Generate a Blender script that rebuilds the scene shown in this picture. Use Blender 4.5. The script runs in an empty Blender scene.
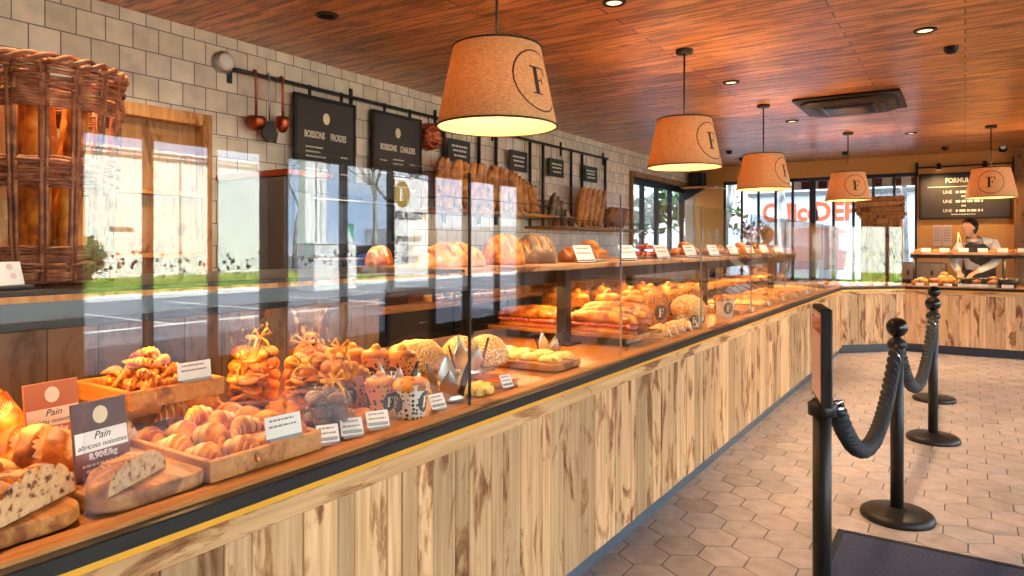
import bpy, bmesh, math, random
from mathutils import Vector, Matrix, noise
random.seed(7)
PI = math.pi
SC = bpy.context.scene
COL = SC.collection
sin, cos = math.sin, math.cos

# ---------------------------------------------------------------- camera
FOC, HOR, CAMH, YAW = 690.0, 245.0, 1.4, math.radians(33.3)
FW = Vector((-sin(YAW), cos(YAW), 0)); RT = Vector((cos(YAW), sin(YAW), 0)); UP = Vector((0, 0, 1))
EYE = Vector((0, 0, CAMH))
cd = bpy.data.cameras.new('camera'); cam = bpy.data.objects.new('camera', cd); COL.objects.link(cam)
cam.location = EYE; cam.rotation_euler = (PI/2, 0, YAW)
cd.sensor_width = 36; cd.lens = FOC/1024*36; cd.shift_y = -(288-HOR)/1024; cd.clip_end = 300; cd.clip_start = .05
SC.camera = cam

def ray(u, v): return FW + RT*((u-512)/FOC) + UP*((HOR-v)/FOC)
def atz(u, v, z): d = ray(u, v); return EYE + d*((z-CAMH)/d.z)
def atx(u, v, x): d = ray(u, v); return EYE + d*(x/d.x)
def aty(u, v, y): d = ray(u, v); return EYE + d*(y/d.y)

# ---------------------------------------------------------------- materials
def lin(c):
    c /= 255.0
    return c/12.92 if c <= .04045 else ((c+.055)/1.055)**2.4
def C(r, g, b): return (lin(r), lin(g), lin(b), 1)
MAT = {}
def newmat(name):
    m = bpy.data.materials.new(name); m.use_nodes = True; nt = m.node_tree
    MAT[name] = m
    return m, nt, nt.nodes['Principled BSDF']
def N(nt, t, **kw):
    n = nt.nodes.new(t)
    for k, v in kw.items():
        if k in n.inputs: n.inputs[k].default_value = v
        else: setattr(n, k, v)
    return n
def L(nt, a, b): nt.links.new(a, b)
def simple(name, col, rough=.5, metal=0, emit=None, es=0, spec=None, coat=0):
    m, nt, b = newmat(name)
    b.inputs['Base Color'].default_value = col; b.inputs['Roughness'].default_value = rough; b.inputs['Metallic'].default_value = metal
    if emit: b.inputs['Emission Color'].default_value = emit; b.inputs['Emission Strength'].default_value = es
    if spec is not None: b.inputs['Specular IOR Level'].default_value = spec
    if coat: b.inputs['Coat Weight'].default_value = coat
    return m
def ramp(nt, fac, stops, interp='LINEAR'):
    r = nt.nodes.new('ShaderNodeValToRGB'); cr = r.color_ramp; cr.interpolation = interp
    while len(cr.elements) < len(stops): cr.elements.new(.5)
    for e, (p, c) in zip(cr.elements, stops): e.position = p; e.color = c
    L(nt, fac, r.inputs[0]); return r
def coords(nt, scale=(1, 1, 1), kind='Object', order=None):
    tc = N(nt, 'ShaderNodeTexCoord'); o = tc.outputs[kind]
    if order:
        s = N(nt, 'ShaderNodeSeparateXYZ'); c = N(nt, 'ShaderNodeCombineXYZ'); L(nt, o, s.inputs[0])
        for i, k in enumerate(order): L(nt, s.outputs['XYZ'.index(k.upper())], c.inputs[i])
        o = c.outputs[0]
    mp = N(nt, 'ShaderNodeMapping'); mp.inputs['Scale'].default_value = scale
    L(nt, o, mp.inputs[0]); return mp.outputs[0]
def bump(nt, b, h, strength=.3, dist=.01):
    n = N(nt, 'ShaderNodeBump'); n.inputs['Strength'].default_value = strength; n.inputs['Distance'].default_value = dist
    L(nt, h, n.inputs['Height']); L(nt, n.outputs[0], b.inputs['Normal'])
def mottled(name, stops, ns=8, scale=(1, 1, 1), detail=4, rough=.5, bmp=.2, rnd=.15, metal=0, coat=0, sss=0, dist=.004, distort=0):
    m, nt, b = newmat(name)
    v = coords(nt, scale)
    oi = N(nt, 'ShaderNodeObjectInfo')
    ad = N(nt, 'ShaderNodeVectorMath', operation='ADD'); L(nt, v, ad.inputs[0])
    sc = N(nt, 'ShaderNodeMath', operation='MULTIPLY'); sc.inputs[1].default_value = 37.0
    L(nt, oi.outputs['Random'], sc.inputs[0]); L(nt, sc.outputs[0], ad.inputs[1])
    n = N(nt, 'ShaderNodeTexNoise'); n.inputs['Scale'].default_value = ns; n.inputs['Detail'].default_value = detail; n.inputs['Distortion'].default_value = distort
    L(nt, ad.outputs[0], n.inputs['Vector'])
    r = ramp(nt, n.outputs[0], stops)
    hs = N(nt, 'ShaderNodeHueSaturation')
    mr = N(nt, 'ShaderNodeMapRange'); mr.inputs[3].default_value = 1-rnd; mr.inputs[4].default_value = 1+rnd
    L(nt, oi.outputs['Random'], mr.inputs[0]); L(nt, mr.outputs[0], hs.inputs['Value'])
    L(nt, r.outputs[0], hs.inputs['Color']); L(nt, hs.outputs[0], b.inputs['Base Color'])
    b.inputs['Roughness'].default_value = rough; b.inputs['Metallic'].default_value = metal
    if coat: b.inputs['Coat Weight'].default_value = coat; b.inputs['Coat Roughness'].default_value = .25
    if bmp: bump(nt, b, n.outputs[0], bmp, dist)
    return m
def thin_glass(name, tint=(1, 1, 1, 1), ior=1.5, rough=0.0):
    m = bpy.data.materials.new(name); m.use_nodes = True; nt = m.node_tree; MAT[name] = m
    nt.nodes.clear()
    out = N(nt, 'ShaderNodeOutputMaterial'); mix = N(nt, 'ShaderNodeMixShader')
    fr = N(nt, 'ShaderNodeFresnel'); fr.inputs['IOR'].default_value = ior
    g = N(nt, 'ShaderNodeBsdfGlossy'); g.inputs['Roughness'].default_value = rough
    t = N(nt, 'ShaderNodeBsdfTransparent'); t.inputs['Color'].default_value = tint
    geo = N(nt, 'ShaderNodeNewGeometry')
    # same Fresnel from either face
    ab = N(nt, 'ShaderNodeVectorMath', operation='DOT_PRODUCT'); L(nt, geo.outputs['Incoming'], ab.inputs[0]); L(nt, geo.outputs['Normal'], ab.inputs[1])
    a2 = N(nt, 'ShaderNodeMath', operation='ABSOLUTE'); L(nt, ab.outputs['Value'], a2.inputs[0])
    om = N(nt, 'ShaderNodeMath', operation='SUBTRACT'); om.inputs[0].default_value = 1; L(nt, a2.outputs[0], om.inputs[1])
    pw = N(nt, 'ShaderNodeMath', operation='POWER'); L(nt, om.outputs[0], pw.inputs[0]); pw.inputs[1].default_value = 5
    r0 = ((ior-1)/(ior+1))**2
    mm = N(nt, 'ShaderNodeMath', operation='MULTIPLY_ADD'); L(nt, pw.outputs[0], mm.inputs[0]); mm.inputs[1].default_value = 1-r0; mm.inputs[2].default_value = r0
    nt.nodes.remove(fr)
    L(nt, mm.outputs[0], mix.inputs[0]); L(nt, t.outputs[0], mix.inputs[1]); L(nt, g.outputs[0], mix.inputs[2]); L(nt, mix.outputs[0], out.inputs[0])
    return m

# ---------------------------------------------------------------- mesh builder
class MB:
    def __init__(s): s.v = []; s.f = []; s.mi = []; s.sm = []; s.rn = []
    def add(s, vs, fs, mat=0, smooth=False, xf=None, rn=0.0):
        o = len(s.v)
        for p in vs:
            p = Vector(p)
            s.v.append(xf @ p if xf else p)
        for f in fs: s.f.append([i+o for i in f]); s.mi.append(mat); s.sm.append(smooth); s.rn.append(rn)
        return s
    def box(s, x0, x1, y0, y1, z0, z1, bev=0, mat=0, xf=None, rn=0.0):
        c = Vector(((x0+x1)/2, (y0+y1)/2, (z0+z1)/2)); h = Vector((abs(x1-x0)/2, abs(y1-y0)/2, abs(z1-z0)/2))
        e = min(bev, min(h)*.95)
        if e <= 0:
            vs = [c+Vector((a*h.x, b*h.y, d*h.z)) for a in (-1, 1) for b in (-1, 1) for d in (-1, 1)]
            return s.add(vs, [(0, 1, 3, 2), (4, 6, 7, 5), (0, 4, 5, 1), (2, 3, 7, 6), (0, 2, 6, 4), (1, 5, 7, 3)], mat, False, xf, rn)
        vs = []; ix = {}
        for a in (-1, 1):
            for b in (-1, 1):
                for d in (-1, 1):
                    for k in range(3):
                        q = [a*(h.x-e), b*(h.y-e), d*(h.z-e)]; q[k] = (a, b, d)[k]*h[k]
                        ix[(a, b, d, k)] = len(vs); vs.append(c+Vector(q))
        fs = []
        R4 = ((-1, -1), (1, -1), (1, 1), (-1, 1))
        def key(k, sg, p, q):
            l = [0, 0, 0]; l[k] = sg; l[(k+1) % 3] = p; l[(k+2) % 3] = q; return tuple(l)
        for k in range(3):
            for sg in (-1, 1):
                fs.append([ix[key(k, sg, p, q)+(k,)] for p, q in R4])
        for k in range(3):   # edges parallel to axis k
            a, b = (k+1) % 3, (k+2) % 3
            for p in (-1, 1):
                for q in (-1, 1):
                    l0 = [0, 0, 0]; l0[k] = -1; l0[a] = p; l0[b] = q; l1 = list(l0); l1[k] = 1
                    fs.append([ix[tuple(l0)+(a,)], ix[tuple(l1)+(a,)], ix[tuple(l1)+(b,)], ix[tuple(l0)+(b,)]])
        for a in (-1, 1):
            for b in (-1, 1):
                for d in (-1, 1): fs.append([ix[(a, b, d, k)] for k in range(3)])
        return s.add(vs, fs, mat, False, xf, rn)
    def tube(s, pts, r, n=8, mat=0, closed=False, xf=None, flat=1.0, cap=True):
        pts = [Vector(p) for p in pts]; m = len(pts); rs = r if isinstance(r, (list, tuple)) else [r]*m
        vs = []; fs = []; up = None
        for i in range(m):
            if closed: t = pts[(i+1) % m]-pts[i-1]
            else: t = pts[min(i+1, m-1)]-pts[max(i-1, 0)]
            if t.length < 1e-9: t = Vector((0, 0, 1))
            t.normalize()
            if up is None: up = Vector((0, 0, 1)) if abs(t.z) < .9 else Vector((1, 0, 0))
            a = t.cross(up)
            if a.length < 1e-6: a = t.cross(Vector((0, 1, 0)))
            a.normalize(); b = a.cross(t); up = b
            for j in range(n):
                th = 2*PI*j/n; vs.append(pts[i]+a*(cos(th)*rs[i])+b*(sin(th)*rs[i]*flat))
        for i in range(m if closed else m-1):
            k = (i+1) % m
            for j in range(n): fs.append((i*n+j, i*n+(j+1) % n, k*n+(j+1) % n, k*n+j))
        s.add(vs, fs, mat, n > 4, xf)
        if not closed and cap:
            o = len(s.v)-len(vs)
            s.f.append([o+j for j in range(n)][::-1]); s.f.append([o+(m-1)*n+j for j in range(n)])
            for _ in (0, 1): s.mi.append(mat); s.sm.append(False); s.rn.append(0)
        return s
    def lathe(s, prof, n=32, c=(0, 0, 0), mat=0, xf=None, smooth=True, sx=1, sy=1):
        vs = []; fs = []; idx = []
        for r, z in prof:
            if r < 1e-6: idx.append([len(vs)]*n); vs.append((c[0], c[1], c[2]+z))
            else:
                idx.append(list(range(len(vs), len(vs)+n)))
                for j in range(n): vs.append((c[0]+r*cos(2*PI*j/n)*sx, c[1]+r*sin(2*PI*j/n)*sy, c[2]+z))
        for i in range(len(prof)-1):
            for j in range(n):
                q = [idx[i][j], idx[i][(j+1) % n], idx[i+1][(j+1) % n], idx[i+1][j]]
                u = list(dict.fromkeys(q))
                if len(u) > 2: fs.append(u)
        return s.add(vs, fs, mat, smooth, xf)
    def prism(s, poly, a0, a1, axis='x', mat=0, xf=None, rn=0.0):
        n = len(poly)
        def mk(p, a): return {'x': (a, p[0], p[1]), 'y': (p[0], a, p[1]), 'z': (p[0], p[1], a)}[axis]
        vs = [mk(p, a0) for p in poly]+[mk(p, a1) for p in poly]
        fs = [list(range(n))[::-1], list(range(n, 2*n))]+[(i, (i+1) % n, n+(i+1) % n, n+i) for i in range(n)]
        return s.add(vs, fs, mat, False, xf, rn)
    def rings(s, rings, mat=0, smooth=True, cap=True, xf=None, closed_ring=True):
        n = len(rings[0]); vs = [p for r in rings for p in r]; fs = []
        for i in range(len(rings)-1):
            for j in range(n if closed_ring else n-1): fs.append((i*n+j, i*n+(j+1) % n, (i+1)*n+(j+1) % n, (i+1)*n+j))
        if cap: fs.append(list(range(n))[::-1]); fs.append([(len(rings)-1)*n+j for j in range(n)])
        return s.add(vs, fs, mat, smooth, xf)
    def sphere(s, c, r, n=12, m=8, mat=0, sc=(1, 1, 1), xf=None):
        prof = [(r*sin(PI*i/m), -r*cos(PI*i/m)) for i in range(m+1)]
        T_ = Matrix.Translation(c) @ Matrix.Diagonal((sc[0], sc[1], sc[2], 1))
        return s.lathe(prof, n, mat=mat, xf=(xf @ T_) if xf else T_)
    def mesh(s, name, mats):
        me = bpy.data.meshes.new(name); me.from_pydata([tuple(p) for p in s.v], [], s.f)
        for m in (mats if isinstance(mats, (list, tuple)) else [mats]): me.materials.append(MAT[m] if isinstance(m, str) else m)
        me.polygons.foreach_set('material_index', s.mi); me.polygons.foreach_set('use_smooth', s.sm)
        if any(s.rn):
            a = me.attributes.new('rnd', 'FLOAT', 'FACE'); a.data.foreach_set('value', s.rn)
        bm = bmesh.new(); bm.from_mesh(me); bmesh.ops.recalc_face_normals(bm, faces=bm.faces); bm.to_mesh(me); bm.free()
        me.update(); return me
    def build(s, name, mats, parent=None, loc=None, rot=None):
        o = bpy.data.objects.new(name, s.mesh(name, mats)); COL.objects.link(o)
        if parent: o.parent = parent
        if loc is not None: o.location = loc
        if rot is not None: o.rotation_euler = rot
        return o
def E(name, loc=(0, 0, 0), rot=(0, 0, 0)):
    o = bpy.data.objects.new(name, None); COL.objects.link(o); o.location = loc
    o.rotation_euler = rot if isinstance(rot, (tuple, list)) else (0, 0, rot); o.empty_display_size = .05; return o
def T(o, label, cat, group=None, kind=None):
    o['label'] = label; o['category'] = cat
    if group: o['group'] = group
    if kind: o['kind'] = kind
    return o
def S(o): o['kind'] = 'structure'; return o
def dup(root, loc=None, rot=None, label=None, group=None, scale=None):
    def cp(o, par):
        c = o.copy(); COL.objects.link(c)
        if par: c.parent = par; c.matrix_parent_inverse = o.matrix_parent_inverse.copy()
        for ch in o.children: cp(ch, c)
        return c
    r = cp(root, None)
    if loc is not None: r.location = loc
    if rot is not None: r.rotation_euler = rot if isinstance(rot, (tuple, list)) else (0, 0, rot)
    if scale is not None: r.scale = scale if isinstance(scale, (tuple, list)) else (scale,)*3
    if label: r['label'] = label
    if group: r['group'] = group
    return r
FX = Matrix(((0, 0, 1, 0), (1, 0, 0, 0), (0, 1, 0, 0), (0, 0, 0, 1)))      # text plane facing +X
FY = Matrix(((1, 0, 0, 0), (0, 0, -1, 0), (0, 1, 0, 0), (0, 0, 0, 1)))     # text plane facing -Y
def text(s, size, mat, parent, xf, name='lettering', align='CENTER', sx=1.0, bold=0.0, shear=0.0):
    cu = bpy.data.curves.new('t', 'FONT'); cu.body = s; cu.size = size; cu.align_x = align; cu.align_y = 'CENTER'
    cu.extrude = .0006; cu.offset = bold; cu.shear = shear; cu.resolution_u = 3
    o = bpy.data.objects.new('t', cu); COL.objects.link(o)
    dg = bpy.context.evaluated_depsgraph_get(); dg.update()
    me = bpy.data.meshes.new_from_object(o.evaluated_get(dg)); bpy.data.objects.remove(o); bpy.data.curves.remove(cu)
    me.name = name; me.materials.clear(); me.materials.append(MAT[mat])
    me.transform(xf @ Matrix.Diagonal((sx, 1, 1, 1)))
    ob = bpy.data.objects.new(name, me); COL.objects.link(ob)
    if parent: ob.parent = parent
    return ob
def scribble(mb, rows, xf, mat=0, h=.006, rs=None):
    """unreadable small print: rows of short strokes (x0, x1, y)"""
    rs = rs or random
    for x0, x1, y in rows:
        x = x0
        while x < x1:
            w = min(rs.uniform(.5, 1.6)*h*1.6, x1-x)
            mb.box(x, x+w, y-h/2, y+h/2, 0, .0006, 0, mat, xf); x += w+h*.55
    return mb
F_RECTS = [(.26, .46, 0, 1), (.12, .62, 0, .05), (.12, .86, .945, 1), (.80, .88, .72, 1), (.46, .66, .49, .54), (.62, .69, .39, .64)]
def wrapped(mb, rects, size, radius, a0, z0, mat=0, off=.0015, seg=6, wx=1.0):
    """rects (x0,x1,y0,y1) in unit box centred, laid on a cone/cylinder radius(z)"""
    for x0, x1, y0, y1 in rects:
        vs = []; fs = []
        for i in range(seg+1):
            for y in (y0, y1):
                z = z0+(y-.5)*size; s_ = ((x0+(x1-x0)*i/seg)-.5)*size*wx; r = radius(z)+off; a = a0+s_/r
                vs.append((r*cos(a), r*sin(a), z))
        for i in range(seg): fs.append((2*i, 2*i+2, 2*i+3, 2*i+1))
        mb.add(vs, fs, mat)
def wrapped_ring(mb, r0, r1, radius, a0, z0, mat=0, off=.0015, n=40, sy=1.0):
    vs = []; fs = []
    for i in range(n):
        t = 2*PI*i/n
        for q in (r0, r1):
            z = z0+q*sin(t)*sy; r = radius(z)+off; a = a0+q*cos(t)/r; vs.append((r*cos(a), r*sin(a), z))
    for i in range(n): k = (i+1) % n; fs.append((2*i, 2*k, 2*k+1, 2*i+1))
    mb.add(vs, fs, mat)
def wrapped_disc(mb, q, radius, a0, z0, mat=0, off=.001, n=28, sy=1.0):
    r = radius(z0)+off; vs = [(r*cos(a0), r*sin(a0), z0)]; fs = []
    for k in (.5, 1):
        for i in range(n):
            t = 2*PI*i/n; z = z0+k*q*sin(t)*sy; r = radius(z)+off; a = a0+k*q*cos(t)/r; vs.append((r*cos(a), r*sin(a), z))
    for i in range(n):
        j = (i+1) % n; fs.append((0, 1+i, 1+j)); fs.append((1+i, 1+n+i, 1+n+j, 1+j))
    mb.add(vs, fs, mat)
# ---------------------------------------------------------------- surfaces
def tile_mat():
    m, nt, b = newmat('wall_tile')
    v = coords(nt, order='YZX')
    br = N(nt, 'ShaderNodeTexBrick'); br.offset = .5
    for k, x in (('Scale', 1), ('Brick Width', .165), ('Row Height', .155), ('Mortar Size', .0035), ('Mortar Smooth', .15), ('Bias', 0)): br.inputs[k].default_value = x
    br.inputs['Color1'].default_value = C(246, 230, 212); br.inputs['Color2'].default_value = C(222, 204, 184); br.inputs['Mortar'].default_value = C(120, 108, 96)
    L(nt, v, br.inputs['Vector'])
    n = N(nt, 'ShaderNodeTexNoise'); n.inputs['Scale'].default_value = 9; n.inputs['Detail'].default_value = 5; L(nt, v, n.inputs['Vector'])
    r = ramp(nt, n.outputs[0], [(.3, C(205, 195, 182)), (.6, C(255, 250, 244))])
    mx = N(nt, 'ShaderNodeMix', data_type='RGBA', blend_type='MULTIPLY'); mx.inputs[0].default_value = .45
    L(nt, br.outputs[0], mx.inputs[6]); L(nt, r.outputs[0], mx.inputs[7]); L(nt, mx.outputs[2], b.inputs['Base Color'])
    b.inputs['Roughness'].default_value = .32
    sub = N(nt, 'ShaderNodeMath', operation='MULTIPLY_ADD'); L(nt, br.outputs['Fac'], sub.inputs[0]); sub.inputs[1].default_value = -1; L(nt, n.outputs[0], sub.inputs[2])
    bump(nt, b, sub.outputs[0], .5, .006)
def plank_mat(name, order, width, length, c1, c2, dark, rough=.4, streak=(1.2, 14, 1), coat=0, thr=(.42, .62), gap=None, dist=.7, mort=.0022):
    m, nt, b = newmat(name)
    v = coords(nt, order=order)
    br = N(nt, 'ShaderNodeTexBrick'); br.offset = .37
    for k, x in (('Scale', 1), ('Brick Width', length), ('Row Height', width), ('Mortar Size', mort), ('Mortar Smooth', .1), ('Bias', 0)): br.inputs[k].default_value = x
    br.inputs['Color1'].default_value = c1; br.inputs['Color2'].default_value = c2; br.inputs['Mortar'].default_value = gap or C(60, 32, 16)
    L(nt, v, br.inputs['Vector'])
    # per-board offset so grain breaks at the joints
    sp = N(nt, 'ShaderNodeSeparateXYZ'); L(nt, v, sp.inputs[0])
    fl = N(nt, 'ShaderNodeMath', operation='DIVIDE'); L(nt, sp.outputs[1], fl.inputs[0]); fl.inputs[1].default_value = width
    f2 = N(nt, 'ShaderNodeMath', operation='FLOOR'); L(nt, fl.outputs[0], f2.inputs[0])
    f3 = N(nt, 'ShaderNodeMath', operation='MULTIPLY'); L(nt, f2.outputs[0], f3.inputs[0]); f3.inputs[1].default_value = 3.71
    mp = N(nt, 'ShaderNodeMapping'); mp.inputs['Scale'].default_value = streak; L(nt, v, mp.inputs[0])
    n = N(nt, 'ShaderNodeTexNoise', noise_dimensions='4D'); n.inputs['Scale'].default_value = 1.6; n.inputs['Detail'].default_value = 6; n.inputs['Roughness'].default_value = .6; n.inputs['Distortion'].default_value = dist
    L(nt, mp.outputs[0], n.inputs['Vector']); L(nt, f3.outputs[0], n.inputs['W'])
    r = ramp(nt, n.outputs[0], [(thr[0], (0, 0, 0, 1)), (thr[1], (1, 1, 1, 1))])
    mx = N(nt, 'ShaderNodeMix', data_type='RGBA'); L(nt, r.outputs[0], mx.inputs[0]); L(nt, br.outputs[0], mx.inputs[6]); mx.inputs[7].default_value = dark
    m2 = N(nt, 'ShaderNodeMix', data_type='RGBA'); L(nt, br.outputs['Fac'], m2.inputs[0]); L(nt, mx.outputs[2], m2.inputs[6]); m2.inputs[7].default_value = gap or C(60, 32, 16)
    L(nt, m2.outputs[2], b.inputs['Base Color']); b.inputs['Roughness'].default_value = rough
    if coat: b.inputs['Coat Weight'].default_value = coat; b.inputs['Coat Roughness'].default_value = .3
    inv = N(nt, 'ShaderNodeMath', operation='MULTIPLY_ADD'); L(nt, br.outputs['Fac'], inv.inputs[0]); inv.inputs[1].default_value = -1.5; L(nt, n.outputs[0], inv.inputs[2])
    bump(nt, b, inv.outputs[0], .35, .004)
def rustic(name, light, mid, dark, rough=.55, zs=2.2, order=None):
    """boards with their own random value in the 'rnd' attribute; long grain along local Z"""
    m, nt, b = newmat(name)
    v = coords(nt, (7, 7, zs), order=order)
    at = N(nt, 'ShaderNodeAttribute'); at.attribute_name = 'rnd'
    w = N(nt, 'ShaderNodeMath', operation='MULTIPLY'); L(nt, at.outputs['Fac'], w.inputs[0]); w.inputs[1].default_value = 61
    n = N(nt, 'ShaderNodeTexNoise', noise_dimensions='4D'); n.inputs['Scale'].default_value = .9; n.inputs['Detail'].default_value = 7; n.inputs['Roughness'].default_value = .62; n.inputs['Distortion'].default_value = 1.3
    L(nt, v, n.inputs['Vector']); L(nt, w.outputs[0], n.inputs['W'])
    r = ramp(nt, n.outputs[0], [(.0, light), (.53, light), (.57, mid), (.62, dark), (.68, mid), (.76, light)])
    n2 = N(nt, 'ShaderNodeTexNoise', noise_dimensions='4D'); n2.inputs['Scale'].default_value = 1; n2.inputs['Detail'].default_value = 3
    v2 = coords(nt, (60, 60, 2.5), order=order); L(nt, v2, n2.inputs['Vector']); L(nt, w.outputs[0], n2.inputs['W'])
    r2 = ramp(nt, n2.outputs[0], [(.3, C(205, 185, 160)), (.65, C(255, 255, 255))])
    mx = N(nt, 'ShaderNodeMix', data_type='RGBA', blend_type='MULTIPLY'); mx.inputs[0].default_value = .8; L(nt, r.outputs[0], mx.inputs[6]); L(nt, r2.outputs[0], mx.inputs[7])
    hs = N(nt, 'ShaderNodeHueSaturation'); mr = N(nt, 'ShaderNodeMapRange'); mr.inputs[3].default_value = .66; mr.inputs[4].default_value = 1.18
    w2 = N(nt, 'ShaderNodeMath', operation='FRACT'); w3 = N(nt, 'ShaderNodeMath', operation='MULTIPLY'); w3.inputs[1].default_value = 7.3
    L(nt, at.outputs['Fac'], w3.inputs[0]); L(nt, w3.outputs[0], w2.inputs[0]); L(nt, w2.outputs[0], mr.inputs[0]); L(nt, mr.outputs[0], hs.inputs['Value'])
    L(nt, mx.outputs[2], hs.inputs['Color']); L(nt, hs.outputs[0], b.inputs['Base Color'])
    b.inputs['Roughness'].default_value = rough; b.inputs['Specular IOR Level'].default_value = .3; bump(nt, b, n2.outputs[0], .25, .003)
def floor_mat():
    m, nt, b = newmat('floor_tile')
    at = N(nt, 'ShaderNodeAttribute'); at.attribute_name = 'rnd'
    r = ramp(nt, at.outputs['Fac'], [(0, C(170, 158, 148)), (.5, C(196, 180, 168)), (1, C(184, 174, 168))])
    n = N(nt, 'ShaderNodeTexNoise'); n.inputs['Scale'].default_value = 14; n.inputs['Detail'].default_value = 6; L(nt, coords(nt), n.inputs['Vector'])
    r2 = ramp(nt, n.outputs[0], [(.3, C(215, 210, 205)), (.65, C(255, 255, 255))])
    mx = N(nt, 'ShaderNodeMix', data_type='RGBA', blend_type='MULTIPLY'); mx.inputs[0].default_value = .8; L(nt, r.outputs[0], mx.inputs[6]); L(nt, r2.outputs[0], mx.inputs[7])
    L(nt, mx.outputs[2], b.inputs['Base Color']); b.inputs['Roughness'].default_value = .42; bump(nt, b, n.outputs[0], .12, .003)
tile_mat(); floor_mat()
plank_mat('ceiling_wood', 'XYZ', .125, 1.9, C(238, 164, 94), C(196, 122, 60), C(112, 60, 30), rough=.32, streak=(1.8, 12, 1), coat=.25, thr=(.46, .63), dist=.45, mort=.005)
plank_mat('dark_board', 'ZYX', .16, 3, C(126, 98, 74), C(104, 80, 62), C(66, 46, 34), rough=.6, streak=(3, 8, 1), thr=(.5, .66), gap=C(50, 36, 26))
rustic('counter_plank', C(230, 188, 142), C(190, 138, 92), C(128, 82, 52))
rustic('rail_wood', C(224, 180, 132), C(184, 132, 86), C(120, 76, 46), order='ZYX')
rustic('shelf_wood', C(224, 180, 132), C(184, 132, 86), C(120, 76, 46), order='XZY')
rustic('lip_wood', C(190, 130, 72), C(160, 102, 54), C(126, 76, 38), order='XZY')
rustic('tray_wood', C(200, 138, 66), C(170, 106, 46), C(138, 78, 34), rough=.5, order='ZYX')
rustic('board_wood', C(206, 146, 78), C(176, 114, 54), C(140, 84, 38), rough=.5, order='ZYX')
rustic('frame_wood', C(206, 150, 92), C(176, 118, 66), C(134, 84, 44), rough=.5)
simple('ac_dark', C(46, 42, 40), .5)
simple('grout', C(96, 86, 78), .9)
simple('orange_plaster', C(222, 158, 84), .8)
simple('plaster', C(214, 190, 160), .85)
simple('soffit', C(178, 130, 84), .8)
simple('black_metal', C(38, 34, 32), .45, .3)
simple('matte_black', C(30, 28, 28), .6)
simple('black_gloss', C(20, 18, 18), .22)
simple('charcoal', C(58, 54, 54), .6)
simple('board_black', C(66, 60, 58), .7)
simple('steel', C(170, 170, 172), .3, 1)
simple('chrome', C(220, 220, 220), .12, 1)
simple('silver_foil', C(200, 202, 198), .34, 1)
simple('foil_dark', C(46, 40, 40), .35, .4)
simple('copper', C(170, 88, 56), .32, 1)
simple('brass', C(244, 176, 56), .35, .25)
simple('gold', C(206, 160, 70), .35, .6)
simple('plinth', C(84, 96, 108), .35)
simple('plinth_shaded', C(44, 50, 60), .4)  # plinth colour darkened to stand in for shadow at the far counters
simple('white_card', C(244, 240, 236), .6)
simple('cream_card', C(246, 226, 190), .6)
simple('orange_card', C(196, 112, 66), .6)
simple('purple_card', C(112, 88, 92), .6)
simple('maroon_card', C(138, 92, 84), .6)
simple('ink', C(40, 34, 32), .6)
simple('white_paint', C(236, 234, 228), .55)
simple('white_letter', C(240, 228, 206), .6)
simple('grey_ink', C(150, 120, 120), .6)
simple('rope', C(34, 36, 42), .75)
simple('green_slate', C(44, 66, 52), .7)
simple('deck_dark', C(66, 56, 50), .4)
simple('deck_oak', C(166, 104, 34), .28)
simple('smoke', C(40, 46, 54), .2)
simple('red_jam', C(190, 40, 24), .25, coat=.5)
simple('pink_card', C(220, 190, 184), .6)
simple('green_sign', C(40, 150, 120), .5)
mottled('linen', [(.3, C(194, 150, 102)), (.7, C(224, 190, 144))], 60, (1, 1, 3), 3, .9, .3, 0)
mottled('crust', [(.28, C(96, 40, 10)), (.42, C(170, 86, 22)), (.56, C(224, 138, 36)), (.76, C(246, 190, 84))], 17, detail=6, rough=.5, bmp=.45, coat=.06)
mottled('crust_dark', [(.3, C(92, 46, 24)), (.5, C(146, 82, 42)), (.7, C(190, 126, 72))], 16, detail=6, rough=.55, bmp=.5)
mottled('crust_grey', [(.3, C(92, 74, 62)), (.5, C(128, 104, 88)), (.72, C(196, 178, 158))], 13, detail=6, rough=.75, bmp=.5)
mottled('crust_flour', [(.3, C(186, 124, 66)), (.5, C(214, 160, 96)), (.7, C(240, 214, 168))], 12, detail=6, rough=.7, bmp=.4)
mottled('baguette_crust', [(.3, C(166, 84, 28)), (.5, C(216, 130, 50)), (.7, C(240, 176, 88))], 11, detail=5, rough=.5, bmp=.3, coat=.1)
mottled('dough_light', [(.3, C(232, 180, 92)), (.6, C(246, 216, 148))], 12, rough=.5, bmp=.25)
mottled('sugar', [(.35, C(206, 124, 40)), (.52, C(232, 174, 80)), (.62, C(250, 232, 196))], 110, detail=3, rough=.6, bmp=.6)
mottled('chocolate', [(.3, C(64, 34, 30)), (.7, C(124, 76, 60))], 14, rough=.4)
mottled('ham', [(.3, C(188, 74, 60)), (.7, C(230, 140, 120))], 20, rough=.4)
mottled('lettuce', [(.3, C(90, 120, 40)), (.7, C(170, 190, 80))], 20, rough=.5)
mottled('crumb', [(.30, C(70, 40, 28)), (.38, C(140, 88, 54)), (.44, C(206, 164, 118)), (.62, C(224, 188, 142)), (.72, C(176, 122, 76))], 55, detail=4, rough=.85, bmp=.7)
mottled('focaccia', [(.32, C(150, 110, 40)), (.42, C(232, 186, 80)), (.6, C(248, 222, 140)), (.75, C(214, 120, 50))], 34, detail=2, rough=.5, bmp=.5)
mottled('tart_top', [(.3, C(120, 30, 14)), (.5, C(200, 70, 30)), (.7, C(240, 150, 70))], 26, rough=.3, bmp=.4, coat=.4)
mottled('wicker', [(.3, C(108, 56, 36)), (.55, C(164, 94, 62)), (.75, C(206, 142, 96))], 30, detail=3, rough=.55, bmp=.3)
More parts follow.
